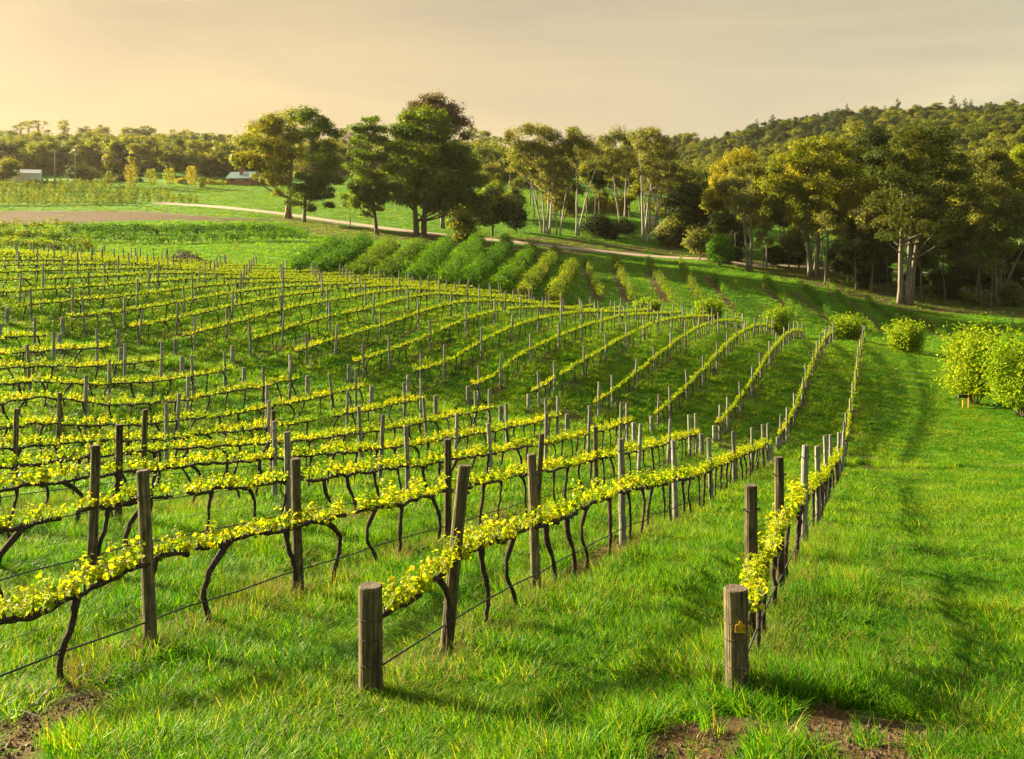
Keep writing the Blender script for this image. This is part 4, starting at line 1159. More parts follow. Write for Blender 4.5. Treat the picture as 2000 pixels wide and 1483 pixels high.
tree('pine_tree', 'slender dark pine with straight trunk beside the big round pine', (736, 459),
     [(725,235,14),(705,250,16),(740,250,14),(722,268,20),(692,275,12),(748,275,16),(708,300,20),(735,305,20),(690,325,16),(752,330,16),(715,340,20),(740,355,16),(692,365,18),(725,375,18),(752,385,14),(700,395,16),(735,405,12),(715,418,10),(710,385,18),(735,380,16),(700,355,18),(720,400,14),(745,370,14)],
     M['pine_leaf'], M['bark_brown'], tw=10, size=0.36, dens=1.9, nl=12, fork=0.3, flat=0.6, extra=1.6)
tree('brown_topped_tree', 'tall tree with brownish crown rising behind the big round pine', (865, 440),
     [(835,194,18),(812,208,17),(858,196,18),(884,214,20),(904,238,16),(912,264,14),(850,222,24),(880,250,22),(795,225,14),(820,240,22)],
     M['brown_leaf'], M['bark_grey'], tw=10, size=0.4, dens=1.6, nl=12, Y=226, extra=1.6)
tree('pine_tree', 'big round dense green pine with dark forked trunk beside the road', (820, 463),
     [(800,228,20),(828,222,20),(856,232,18),(785,255,24),(822,258,28),(860,262,26),(772,290,20),(800,298,28),(840,305,32),(885,295,26),(910,318,22),(775,330,20),(805,345,28),(848,352,34),(890,348,30),(925,350,20),(790,385,22),(835,392,24),(880,392,30),(915,385,26),(945,390,18),(905,415,20),(945,415,14),(768,365,14)],
     M['pine_leaf'], M['bark_brown'], tw=15, size=0.4, dens=2.6, nl=14, fork=0.25, trunks=[(-6, 0, -14, 0.95), (7, 2, 14, 0.95)], extra=2.2, inner=0.6)
tree('dark_tree', 'low dark evergreen mass at the right foot of the big round pine', (962, 462), [(930,405,20),(960,395,26),(985,400,20),(950,425,20),(980,425,16),(965,372,16)], M['dark_leaf'], M['bark_brown'], tw=6, size=0.4, dens=2.2, nl=5, extra=2)
tree('small_tree', 'small rounded olive tree at the road edge in front of the dark evergreens', (905, 486), [(903,418,16),(892,435,16),(918,435,16),(905,452,18),(895,462,12),(918,462,12)], M['gum_leaf_warm'], M['bark_brown'], tw=5, size=0.34, dens=1.8, nl=4)
tree('dark_bush', 'dark pointed bush left of the leaning white gums', (1008, 453), [(1008,392,10),(1004,405,14),(1012,415,15),(1002,428,16),(1015,436,15)], M['dark_leaf'], M['bark_brown'], tw=4, size=0.32, dens=2.4, nl=2, cat='bush')
# sunlit growth behind the gums
for (px, py, Yd, rr, mt, lab) in ((965,372,262,22,'lime_leaf','sunlit lime shrub glowing between the big pine and the gums'), (1000,385,255,20,'lime_leaf','sunlit lime shrub behind the leaning white gums, lower one'), (935,345,285,16,'dark_leaf','dark round tree far behind the big pine, beside the lime shrubs'),
                             (1082,380,262,14,'gold_leaf','small golden shrub seen between the white gum trunks'), (1170,395,258,20,'gum_leaf_warm','olive shrub behind the single white gum'), (1205,400,255,14,'gold_leaf','golden shrub behind the tall forked white gum'),
                             (1330,395,262,20,'lime_leaf','lime shrub beside the white shed in the gap'), (1035,345,300,20,'far_leaf','grey green tree on the rise behind the gums'), (1350,350,300,22,'far_leaf','pale tree in the gap left of the golden tree'), (1310,330,300,16,'far_leaf','small pale tree at the foot of the wooded hill, left end')):
    tree('shrub', lab, (px, py + rr * 1.6), [(px, py, rr), (px - rr * .7, py + rr * .4, rr * .8), (px + rr * .7, py + rr * .4, rr * .8), (px, py + rr * .8, rr * .8), (px + rr * .3, py - rr * .6, rr * .6)], M[mt], M['bark_grey'], tw=3, size=0.4, dens=1.4, nl=3, Y=Yd, cat='shrub', group=None)
for q in range(38):
    rs = np.random.default_rng(3300 + q)
    px = 955 + 10.4 * q + rs.normal(0, 8); Yd = rs.uniform(232, 300); r = rs.uniform(11, 20); py = rs.uniform(345, 400) if q % 3 else rs.uniform(320, 350)
    x = (px - 1000) / FPX * Yd; by = HZ - g1(x, Yd) / Yd * FPX
    tree('understorey_tree', ('grey green', 'olive', 'golden olive', 'dark')[q % 4] + ' scrubby tree, %s from the left behind the white gums' % ordinal(q + 1), (px, by), [(px + rs.normal(0, r * .6), py + rs.normal(0, r * .6), r * rs.uniform(.5, .8)) for _ in range(6)],
         M[('gum_leaf', 'far_leaf', 'gum_leaf_warm', 'dark_leaf')[q % 4]], M['bark_grey'], tw=4, size=0.36, dens=1.3, nl=6, Y=Yd, extra=1.5, group='scrubby trees behind the white gums')
# white gums in the middle
tree('gum_tree', 'pale gum with several leaning white trunks, leftmost of the middle gums', (1064, 456),
     [(1005,262,16),(1030,250,18),(1058,255,20),(1085,268,18),(1015,285,20),(1045,285,22),(1078,295,20),(1000,305,14),(1030,312,16),(1062,318,16),(1095,318,14),(1020,335,10),(990,275,12),(1108,285,12),(1045,345,10),(1075,340,12),(1005,325,12)],
     M['gum_leaf'], M['bark_white'], tw=6, size=0.32, dens=1.5, nl=18, trunks=[(-6, 0, -40, 1.0), (0, 1, -12, 1.02), (5, -1, 12, 1.0), (9, 2, 24, .95)], fork=0.35, extra=1.4)
tree('gum_tree', 'slim pale gum with twin white stems, second of the middle gums', (1091, 459),
     [(1075,340,14),(1100,335,14),(1062,358,14),(1090,362,14),(1112,352,10),(1082,385,10)],
     M['gum_leaf'], M['bark_white'], tw=5, size=0.3, dens=1.3, nl=10, trunks=[(-3, 0, -18, 1.1), (3, 1, 22, 1.15)], fork=0.35, extra=1.3)
tree('gum_tree', 'tall straight white gum with one clean trunk, standing alone in the middle', (1126, 461),
     [(1125,268,18),(1108,280,14),(1145,280,18),(1135,298,16),(1160,292,12),(1115,302,10),(1158,325,9),(1095,300,10),(1120,255,12),(1140,340,9),(1112,322,8)],
     M['gum_leaf'], M['bark_white'], tw=6, size=0.32, dens=1.5, nl=12, trunks=[(0, 0, 2, 1.06), (3, 0, 40, 0.85)], fork=0.3, extra=1.3)
tree('gum_tree', 'forked white gum behind a dark bush, fourth of the middle gums', (1216, 452),
     [(1180,272,16),(1205,262,18),(1228,275,16),(1170,295,16),(1195,295,18),(1220,302,16),(1182,318,14),(1212,325,14),(1165,320,10),(1190,340,10),(1235,318,12),(1225,345,9)],
     M['gum_leaf'], M['bark_white'], tw=6, size=0.32, dens=1.5, nl=14, trunks=[(-4, 0, -26, 1.0), (4, 1, 8, 1.05)], fork=0.3, extra=1.4)
tree('gum_tree', 'tall white gum with crooked low limb, rightmost of the middle gums', (1256, 471),
     [(1245,262,16),(1268,258,18),(1292,275,20),(1252,285,18),(1280,298,20),(1310,300,16),(1262,315,16),(1295,325,18),(1320,328,12),(1248,335,12),(1280,350,16),(1308,355,14)],
     M['gum_leaf'], M['bark_white'], tw=8, size=0.33, dens=1.6, nl=16, trunks=[(0, 0, -6, 1.05), (3, 1, 22, 0.95), (4, -1, 52, 0.30)], fork=0.22, extra=1.5)
for px, py, r, lab, mt in ((1170,435,24,'round dark bush between the single white gum and the forked gum','dark_leaf'), (1218,440,18,'dark bush at the foot of the forked white gum','dark_leaf'), (1195,450,14,'low dark bush beside the round dark bush','dark_leaf'), (1305,456,20,'dark bush just right of the rightmost white gum','dark_leaf'), (1282,400,16,'drooping grey green bush hanging behind the rightmost white gum','gum_leaf'), (1300,405,18,'grey green shrub right of the crooked low limb','gum_leaf')):
    tree('bush', lab, (px, py + r * 1.2), [(px, py - r * .3, r * .8), (px - r * .6, py + r * .2, r * .7), (px + r * .6, py + r * .2, r * .7), (px, py + r * .5, r * .7)], M[mt], M['bark_brown'], tw=3, size=0.3, dens=2.2, nl=2, extra=1.8, cat='bush')
# dark trees and the weeping bush
tree('dark_tree', 'dense dark tree between the white gums and the weeping bush', (1345, 476), [(1345,372,24),(1325,390,22),(1368,388,24),(1340,408,24),(1375,415,22),(1322,425,20),(1355,438,22),(1390,430,16),(1330,452,16),(1380,448,16)], M['dark_leaf'], M['bark_brown'], tw=6, size=0.38, dens=2.6, nl=4, extra=2.2)
tree('weeping_bush', 'rounded weeping green bush standing at the right end of the road', (1404, 520), [(1405,470,14),(1396,482,15),(1414,482,15),(1400,497,15),(1413,500,14),(1393,505,10),(1420,510,8)], M['berry_leaf'], M['bark_brown'], tw=4, size=0.3, dens=2.4, nl=2, extra=1.8, flat=1.0, cat='bush')
tree('golden_tree', 'bright golden tree glowing behind the woodland', (1435, 455),
     [(1450,302,18),(1432,308,16),(1466,314,14),(1418,325,18),(1445,330,20),(1468,335,14),(1402,350,18),(1430,355,20),(1455,358,16),(1392,372,12),(1415,378,16),(1440,385,16)],
     M['gold_leaf'], M['bark_grey'], tw=5, size=0.4, dens=1.6, nl=10, Y=255, extra=1.8)
# woodland at the right
tree('gum_tree', 'small gum with bare pale double trunk in front of the golden tree', (1463, 529),
     [(1442,332,14),(1462,326,16),(1480,335,14),(1455,380,18),(1476,388,16),(1440,392,14),(1468,408,16),(1432,372,10),(1486,372,12)],
     M['gum_leaf'], M['bark_grey'], tw=7, size=0.33, dens=1.4, nl=14, trunks=[(-2, 0, -18, 1.0), (4, 1, 6, 1.1)], fork=0.3, extra=1.5)
tree('young_tree', 'thin grey stemmed young tree left of the big woodland gum', (1491, 535), [(1486,425,14),(1498,440,14),(1488,455,12),(1505,470,10),(1482,478,8)], M['gum_leaf'], M['bark_grey'], tw=3, size=0.32, dens=1.3, nl=5)
tree('gum_tree', 'broad domed gum with golden lit top and stout double trunk, left of the woodland', (1588, 541),
     [(1560,290,22),(1592,278,24),(1625,284,22),(1655,300,18),(1530,308,20),(1510,330,18),(1565,322,28),(1605,318,28),(1645,330,24),(1672,335,16),(1500,358,20),(1535,352,26),(1580,362,28),(1625,365,28),(1662,370,20),(1520,388,22),(1560,398,24),(1605,402,24),(1645,402,22),(1500,412,16),(1545,425,18),(1620,430,18),(1580,440,16)],
     M['gum_leaf_warm'], M['bark_grey'], tw=13, size=0.36, dens=1.7, nl=22, trunks=[(-5, 0, -22, 1.0), (6, 1, 18, 1.05)], fork=0.35, extra=1.8)
tree('young_tree', 'thin bare pale trunk standing right of the big domed gum', (1611, 556), [(1622,440,14),(1608,425,14),(1635,452,12),(1600,450,10)], M['gum_leaf'], M['bark_grey'], tw=5, size=0.32, dens=1.3, nl=7)
tree('conifer_tree', 'dark dense conifer top rising between the two big woodland gums', (1702, 520),
     [(1708,256,16),(1692,270,18),(1724,272,18),(1705,290,24),(1680,305,20),(1730,300,20),(1700,325,28),(1672,345,22),(1725,345,24),(1695,375,28),(1670,400,22),(1720,400,24),(1695,430,24)],
     M['dark_leaf'], M['bark_brown'], tw=8, size=0.42, dens=2.2, nl=6, Y=205, extra=2)
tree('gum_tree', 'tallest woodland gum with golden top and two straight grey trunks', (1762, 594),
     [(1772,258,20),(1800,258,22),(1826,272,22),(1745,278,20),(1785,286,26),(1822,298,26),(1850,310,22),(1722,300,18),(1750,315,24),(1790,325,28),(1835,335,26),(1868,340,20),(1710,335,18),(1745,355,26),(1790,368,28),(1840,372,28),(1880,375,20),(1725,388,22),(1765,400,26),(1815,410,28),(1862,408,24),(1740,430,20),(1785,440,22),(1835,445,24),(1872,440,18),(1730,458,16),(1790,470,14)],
     M['gum_shaded'], M['bark_grey'], tw=14, size=0.34, dens=1.6, nl=26, trunks=[(-4, 0, 2, 1.12), (9, -2, 22, 1.0), (20, 10, 42, .85)], fork=0.3, extra=1.8)
tree('gum_tree', 'slender grey gum with forked limbs, right of the tallest gum', (1872, 572),
     [(1880,470,18),(1862,450,16),(1900,450,18),(1885,425,18),(1910,480,14),(1858,490,10)], M['gum_leaf'], M['bark_grey'], tw=6, size=0.33, dens=1.4, nl=10, trunks=[(0, 0, 12, 1.0), (5, 1, -8, .9)], fork=0.3)
tree('gum_tree', 'crooked pale gum with outstretched bare limb at the right edge', (1948, 596),
     [(1935,360,18),(1962,372,20),(1985,385,18),(1920,395,20),(1950,405,22),(1985,415,22),(1930,432,20),(1965,445,20),(1995,455,18),(1915,460,16),(1945,475,16),(1975,482,14),(2015,400,22),(2010,440,20)],
     M['gum_leaf'], M['bark_grey'], tw=9, size=0.33, dens=1.5, nl=16, trunks=[(0, 0, -10, 1.0), (5, 1, 58, .75), (2, -1, 20, 1.0)], fork=0.2, extra=1.8)
tree('sunlit_tree', 'yellow green sunlit tree at the far right edge above the woodland', (1990, 470), [(1990,300,16),(2010,290,20),(1972,325,16),(2000,325,22),(1985,345,16),(2020,340,22),(2005,370,22),(1975,360,12)], M['lime_leaf'], M['bark_brown'], tw=6, size=0.4, dens=2, nl=6, Y=235, extra=1.9)
wood_fill = [(1655,470,26,185,'dark'),(1690,500,30,182,'dark'),(1540,470,22,200,'gum'),(1515,500,18,198,'dark'),(1630,500,20,190,'dark'),(1720,525,24,178,'dark'),(1650,525,16,183,'dark'),(1800,500,26,186,'gum'),(1830,480,24,190,'dark'),(1790,540,18,182,'dark'),(1850,540,24,176,'dark'),(1900,520,26,180,'gum'),(1925,550,22,172,'dark'),(1980,540,30,176,'dark'),(2020,500,30,182,'dark'),(1880,500,22,196,'gum'),(1700,470,24,192,'gum'),(1560,500,16,200,'dark'),(1740,500,20,184,'gum'),(1980,575,18,168,'gum'),(1900,585,12,168,'gum'),(1690,540,16,178,'dark'),(1430,500,14,205,'dark'),(1450,470,18,215,'dark'),(1420,450,20,220,'gum'),(1950,500,24,190,'dark')]
for q in range(12):
    rs_ = np.random.default_rng(3900 + q)
    wood_fill.append((rs_.uniform(1650, 1722) if q < 9 else rs_.uniform(1880, 1930), rs_.uniform(300, 480), rs_.uniform(24, 34), rs_.uniform(174, 190), ('gum', 'dark', 'warm')[q % 3]))
for q in range(18):
    rs_ = np.random.default_rng(3800 + q)
    wood_fill.append(((1690, 1655, 1725, 1905, 1935, 1965, 1995, 1890, 1545)[q % 9] + rs_.normal(0, 10), rs_.uniform(300, 400), rs_.uniform(24, 32), rs_.uniform(200, 245), ('dark', 'gum', 'warm')[q % 3]))
for q in range(26):
    rs_ = np.random.default_rng(3700 + q)
    wood_fill.append((1330 + 27 * q + rs_.normal(0, 8), rs_.uniform(365, 470), rs_.uniform(20, 30), rs_.uniform(182, 225), ('gum', 'gum', 'warm', 'dark')[q % 4]))
for q, (px, py, r, Yd, kd) in enumerate(wood_fill):
    rs = np.random.default_rng(3100 + q)
    cls = [(px + rs.normal(0, r * .5), py + rs.normal(0, r * .5), r * rs.uniform(.5, .75)) for _ in range(7)]
    x = (px - 1000) / FPX * Yd; by = HZ - g1(x, Yd) / Yd * FPX
    w = ('upper' if py < 440 else ('lower' if py > 510 else 'middle')) + ' storey, ' + ('left of the golden tree' if px < 1420 else 'under the golden tree' if px < 1480 else 'left of the domed gum' if px < 1550 else 'at the domed gum' if px < 1640 else 'between domed and tallest gum' if px < 1735 else 'at the tallest gum' if px < 1830 else 'right of the tallest gum' if px < 1920 else 'at the right edge')
    tree('understorey_tree', {'dark': 'dark leafy', 'gum': 'grey green', 'warm': 'golden olive'}[kd] + ' understorey tree, ' + w, (px, by), cls, M[{'dark': 'dark_leaf', 'gum': 'gum_leaf', 'warm': 'gum_leaf_warm'}[kd]], M['bark_grey'], tw=4, size=0.38, dens=1.8, nl=5, Y=Yd, extra=1.8, group='understorey trees of the woodland')
for q, (px, py, Yd, wd, lean, hh) in enumerate([(1782,575,170,6,6,150),(1800,570,172,5,-6,120),(1830,560,178,4,10,140),(1905,578,168,4,14,120),(1918,582,167,3,-10,110),(1968,585,168,4,-12,120),(1560,520,200,4,6,90),(1650,530,188,4,8,110),(1848,575,170,3,-12,100),(1935,590,166,3,6,90),(1735,555,176,3,-6,100)]):
    b = np.array([(px - 1000) / FPX * Yd, Yd, 0]); by = HZ - g1(b[0], Yd) / Yd * FPX
    tree('gum_tree', 'slim pale woodland trunk, ' + ('left of the domed gum' if px < 1600 else 'just right of the domed gum' if px < 1700 else 'just left of the tallest gum' if px < 1760 else 'close right of the tallest gum' if px < 1840 else 'left of the crooked gum' if px < 1925 else 'beside the crooked gum') + (', leaning left' if lean < 0 else ', leaning right'), (px, by), [(px + lean, by - hh, 13), (px + lean + 12, by - hh + 16, 11), (px + lean - 12, by - hh + 12, 11), (px + lean, by - hh - 16, 11)], M['gum_leaf'], M['bark_grey'], tw=wd, size=0.34, dens=1.3, nl=5, Y=Yd, group='slim trunks in the woodland', fork=0.4)

# ------------------------------------------------------------------ hazel bushes along the edge of the vine block
def hazel(px, pbase, ptop, half, label, Yd=None, n=3000, sz=0.13):
    global TREE_N
    TREE_N += 1; rs = np.random.default_rng(4000 + TREE_N)
    b = onground(px, pbase, 60) if Yd is None else np.array([(px - 1000) / FPX * Yd, Yd, g1((px - 1000) / FPX * Yd, Yd)])
    m = b[1] / FPX; h = (HZ - ptop) * m - b[2]; w = half * m
    root = empty('hazel_bush', tuple(b)); tag(root, label, 'bush', 'leafy hazel bushes beyond the vine block')
    mbl = MB(); ns = 46
    tot = 0
    for q in range(ns):
        a = rs.random() * 6.283; rr = math.sqrt(rs.random())
        tip = np.array([w * rr * math.cos(a), w * rr * math.sin(a), h * (1 - 0.22 * rr ** 2) * (rs.uniform(0.7, 1.04) if rs.random() < .8 else rs.uniform(.35, .6))])
        P = limb(np.array([0.15 * math.cos(a), 0.15 * math.sin(a), -0.1]), tip, rs, up=-0.1 + 0.5 * rr, n=8)
        mb = MB(); tube(mb, P, np.linspace(0.035, 0.008, 8) * (h / 4) ** .5, n=5)
        if q < 14: link('stem', mb.mesh('stem', M['bark_brown'], smooth=True, tint=False), root)
        k = int(1.9 * n / ns)
        t = rs.random(k) ** 0.62 * 0.9 + 0.1
        C = np.stack([np.interp(t, np.linspace(0, 1, 8), P[:, c]) for c in range(3)], -1) + rs.normal(0, 0.2 * h / 5 + 0.08, (k, 3)) * (0.4 + t[:, None])
        C = C[C[:, 2] > (0.12 if h > 4.5 else 0.03) * h]
        if h < 4.5 and q % 2:
            kk = k // 2; aa = rs.random(kk) * 6.283; r2 = w * np.sqrt(rs.random(kk)) * .85
            C = np.concatenate([C, np.stack([r2 * np.cos(aa), r2 * np.sin(aa), h * rs.uniform(.03, .45, kk)], -1)])
        d = C - np.array([0, 0, h * 0.35])
        leaves(mbl, C, unit(d) * 0.6 + rs.normal(0, 0.6, (len(C), 3)) + np.array([0, 0, .3]), sz * rs.uniform(0.8, 1.6, len(C)), rs, aspect=0.9)
    link('foliage', mbl.mesh('foliage', M['hazel_leaf']), root)
    return b
bh = hazel(1903, 790, 630, 60, 'big vase shaped lime green bush beside the yellow pegs', n=6500, sz=0.15)
hazel(1992, 812, 638, 76, 'big lime green bush cut off by the right edge', n=6500, sz=0.15)
hazel(1769, 688, 621, 38, 'round lime green bush standing alone on the grass edge', n=3000, sz=0.16)
hazel(1655, 674, 611, 36, 'lime green bush between the ends of the last two vine rows', n=2800, sz=0.16, Yd=110.5)
hazel(1518, 655, 598, 28, 'lime green bush behind the fourth vine row end, rounded top', n=2200, sz=0.16, Yd=113)
hazel(1384, 638, 580, 30, 'lime green bush rising behind the crest of the vine block', n=2200, sz=0.16, Yd=114.5)
hazel(1264, 625, 585, 30, 'low lime green bush half hidden behind the crest posts, leftmost of its line', n=2000, sz=0.16, Yd=115)

# ------------------------------------------------------------------ berry and cane rows on the slope beyond
def plant_row(name, label, a, b, hgt, wid, mat, group, dens=150, size=0.22, gap=0.0, taper=(0.85, 1.0), seed=0, stems=False, cat='crop row'):
    rs = np.random.default_rng(5000 + seed)
    A = onground(*a); B = onground(*b); L = math.hypot(B[0] - A[0], B[1] - A[1])
    root = empty(name, tuple(A)); tag(root, label, cat, group)
    mb = MB(); ms = MB()
    s = 0.0
    d = (B - A) / L; nrm = np.array([-d[1], d[0], 0])
    while s < L:
        hs = hgt * np.interp(s / L, [0, 0.5, 1], [taper[0], 1.0, taper[1]]) * rs.uniform(0.62, 1.2); tb = rs.normal(.5, .2)
        if rs.random() > gap:
            x, y = A[0] + d[0] * s, A[1] + d[1] * s; z = g1(x, y)
            o = np.array([x - A[0], y - A[1], z - A[2]]) + nrm * rs.normal(0, 0.22)
            n = int(dens * rs.uniform(0.7, 1.2))
            c = rs.normal(0, 1, (n, 3)); c = unit(c) * (0.45 + 0.55 * rs.random((n, 1)))
            c[:, 2] = np.clip(c[:, 2] + np.abs(rs.normal(0, .10, n)) * (rs.random(n) < .25), -1, 1.35)
            C = o + np.array([0, 0, hs * 0.55]) + c[:, :1] * d * rs.uniform(.5, .95) + c[:, 1:2] * nrm * wid * rs.uniform(.36, .58) + c[:, 2:3] * np.array([0, 0, hs * 0.48])
            leaves(mb, C, c + np.array([0, 0, .5]) + rs.normal(0, .5, (n, 3)), size * rs.uniform(.7, 1.3, n), rs, aspect=0.7, tint=np.clip(tb + rs.normal(0, .15, n), 0, 1))
            for q in range(2):
                tube(ms, [o + [rs.normal(0, .15), rs.normal(0, .15), -.1], o + [rs.normal(0, .3), rs.normal(0, .3), hs * 0.9]], [0.03, 0.012], n=4)
        s += rs.uniform(0.8, 1.15)
    if ms.n: link('canes', ms.mesh('canes', M['bark_brown'], tint=False), root)
    link('foliage', mb.mesh('foliage', M[mat]), root)
BROWS = [((578,548),(668,485)),((628,552),(714,486)),((690,560),(770,490)),((742,566),(826,492)),((800,575),(878,492)),((866,582),(935,490)),((912,585),(992,490)),((968,588),(1040,500)),((1022,592),(1085,508)),((1080,598),(1120,535))]
for q, (a, b) in enumerate(BROWS):
    hh = (2.4, 2.6, 2.5, 2.6, 3.2, 3.5, 3.3, 2.7, 2.6, 2.7)[q]
    plant_row('berry_row', '%s lush berry bush row from the left on the far slope' % ordinal(q + 1), a, b, hh, 2.5 if q < 8 else 2.0, 'berry_pale' if q in (2, 3) else ('berry_leaf' if q < 8 else 'cane_leaf'), 'lush berry rows on the slope behind the crest', dens=230, size=0.24, seed=q)
CROWS = [((1175,590),(1142,520)),((1236,590),(1198,512)),((1318,600),(1264,518)),((1362,585),(1328,520)),((1452,615),(1392,545)),((1560,622),(1492,550)),((1640,640),(1556,552)),((1710,655),(1616,560)),((1780,650),(1690,590)),((1850,660),(1760,610))]
for q, (a, b) in enumerate(CROWS):
    plant_row('cane_row', '%s sparse upright cane row from the left on the gully slope' % ordinal(q + 1), a, b, (1.9, 1.9, 2.0, 2.0, 1.3, 1.7, 1.6, 1.5, 1.2, 1.1)[q], 0.9, 'cane_leaf' if q < 4 else 'berry_leaf', 'sparse cane rows across the gully', dens=70, size=0.2, gap=0.15, seed=40 + q)
# the hedge-like crop strips and orchard at the left
for q, (a, b, h) in enumerate([((100,470),(600,472),2.2), ((130,455),(590,462),2.2), ((150,448),(560,452),1.2), ((-40,448),(150,444),1.9), ((-40,462),(120,470),1.8), ((-40,482),(185,492),1.8)]):
    plant_row('hedge_row', ['nearest long low hedge of crop bushes along the dark green field', 'middle long low hedge of crop bushes along the dark green field', 'back long low hedge of crop bushes below the ploughed strip', 'yellow green crop row at the left edge below the ploughed strip', 'yellow green crop row at the left edge, middle one', 'yellow green crop row at the left edge just above the vines'][q], a, b, h, 2.4, 'berry_leaf' if q < 3 else 'cane_leaf', 'crop hedges at the left behind the vineyard', dens=110, size=0.3, seed=70 + q)
def small_tree_mesh(seed, h, w, mat, n=260, size=0.22, cone=0.5):
    rs = np.random.default_rng(seed); mb = MB()
    t = rs.random(n); a = rs.random(n) * 6.283; r = w * (np.sin(np.pi * np.clip(t * (1 - cone * .3) + 0.12, 0, 1)) ** 0.8) * (0.5 + .5 * rs.random(n))
    C = np.stack([r * np.cos(a), r * np.sin(a), h * (0.12 + 0.88 * t)], -1)
    leaves(mb, C, np.stack([np.cos(a), np.sin(a), 0.6 * np.ones(n)], -1) + rs.normal(0, .5, (n, 3)), size * rs.uniform(.7, 1.3, n), rs)
    st = MB(); tube(st, [(0, 0, -.2), (0, 0, h * .8)], [0.05, 0.02], n=5)
    return mb.mesh('foliage', M[mat]), st.mesh('stem', M['bark_brown'], tint=False)
orch = [small_tree_mesh(5500 + s, 2.6, 0.9, 'lime_leaf' if s % 2 else 'cane_leaf', 260, 0.26) for s in range(6)]
rsO = np.random.default_rng(8)
cnt = 0
for r_, (pa, pb, dn) in enumerate([((-30,365),(205,366),30), ((-30,372),(270,376),34), ((-30,381),(330,386),36), ((-30,391),(385,398),36), ((-30,401),(250,400),24)]):
    for k in range(dn):
        f = (k + rsO.normal(0, .15)) / (dn - 1)
        b = onground(pa[0] + (pb[0] - pa[0]) * f, pa[1] + (pb[1] - pa[1]) * f + rsO.normal(0, .4))
        o = empty('orchard_tree', tuple(b), rsO.random() * 6.28); s = rsO.uniform(.7, 1.15); o.scale = (s, s, s)
        tag(o, 'young yellow green orchard tree, %s from the left in the %s row from the top' % (ordinal(k + 1), ordinal(r_ + 1)), 'orchard tree', 'young orchard trees in the %s row from the top' % ordinal(r_ + 1))
        fm, sm = orch[int(rsO.integers(6))]
        link('foliage', fm, o); link('stem', sm, o)
# poplars and shrubs along the paddock
for (px, py, hpx, w, mt, lab) in ((213,364,26,.8,'lime_leaf','smallest upright poplar at the left end of the poplar line'), (256,364,38,1.7,'gold_leaf','tallest upright golden poplar on the paddock, leftmost of the full ones'), (296,366,32,1.6,'lime_leaf','golden poplar second from the left of the full ones'), (331,365,32,1.6,'lime_leaf','golden poplar in the middle of the line'), (374,365,36,1.5,'gold_leaf','narrow yellow poplar right of the middle'), (394,368,20,1.1,'lime_leaf','short lime poplar at the right end of the line')):
    b = onground(px, py); m = b[1] / FPX
    fm, sm = small_tree_mesh(5600 + px, hpx * m * 1.12, w * 1.5, mt, 700, 0.38, 0.9)
    o = empty('poplar_tree', tuple(b)); tag(o, lab, 'poplar', 'poplars lining the paddock'); link('crown', fm, o); link('trunk', sm, o)
for (px, py, r, mt, lab) in ((240,352,14,'dark_leaf','dark round shrub beside the tallest poplar'),(228,356,10,'gold_leaf','yellow shrub left of the tallest poplar'),(165,358,12,'blue_leaf','blue grey spiky shrub in front of the big rounded tree'),(155,330,20,'dark_leaf','big rounded dark tree behind the pole with the bracket'),(175,335,16,'far_leaf','olive tree right of the pole with the bracket'),(70,358,9,'lime_leaf','small lime shrub right of the white shed'),(20,318,18,'gum_leaf_warm','golden edged tree over the white shed at the left edge'),(5,335,16,'gum_leaf_warm','low golden tree left of the white shed'),(355,352,10,'gold_leaf','low golden shrub behind the narrow poplar'),(410,358,10,'gold_leaf','golden garden shrub left of the teal roofed house'),(430,360,9,'lime_leaf','lime garden shrub beside the teal roofed house'),(445,362,7,'gold_leaf','small golden garden shrub next to the house wall'),(520,355,14,'gum_leaf_warm','golden tree right of the teal roofed house'),(545,350,16,'gum_leaf_warm','golden green tree behind the tan trunked conifer'),(655,365,12,'gum_leaf_warm','olive shrub behind the pair of conifers'),(275,356,9,'dark_leaf','low dark shrub right of the tallest poplar')):
    Ys = 352 if px > 80 else 334; x = (px - 1000) / FPX * Ys; by = HZ - g1(x, Ys) / Ys * FPX
    tree('shrub', lab, (px, by), [(px, py, r * .8), (px - r * .6, py + r * .4, r * .7), (px + r * .6, py + r * .4, r * .7), (px, min(by - r * .5, py + r), r * .7)], M[mt], M['bark_brown'], tw=3, size=0.42, dens=1.6, nl=3, Y=352 if px > 80 else 334, extra=1.6, cat='shrub')

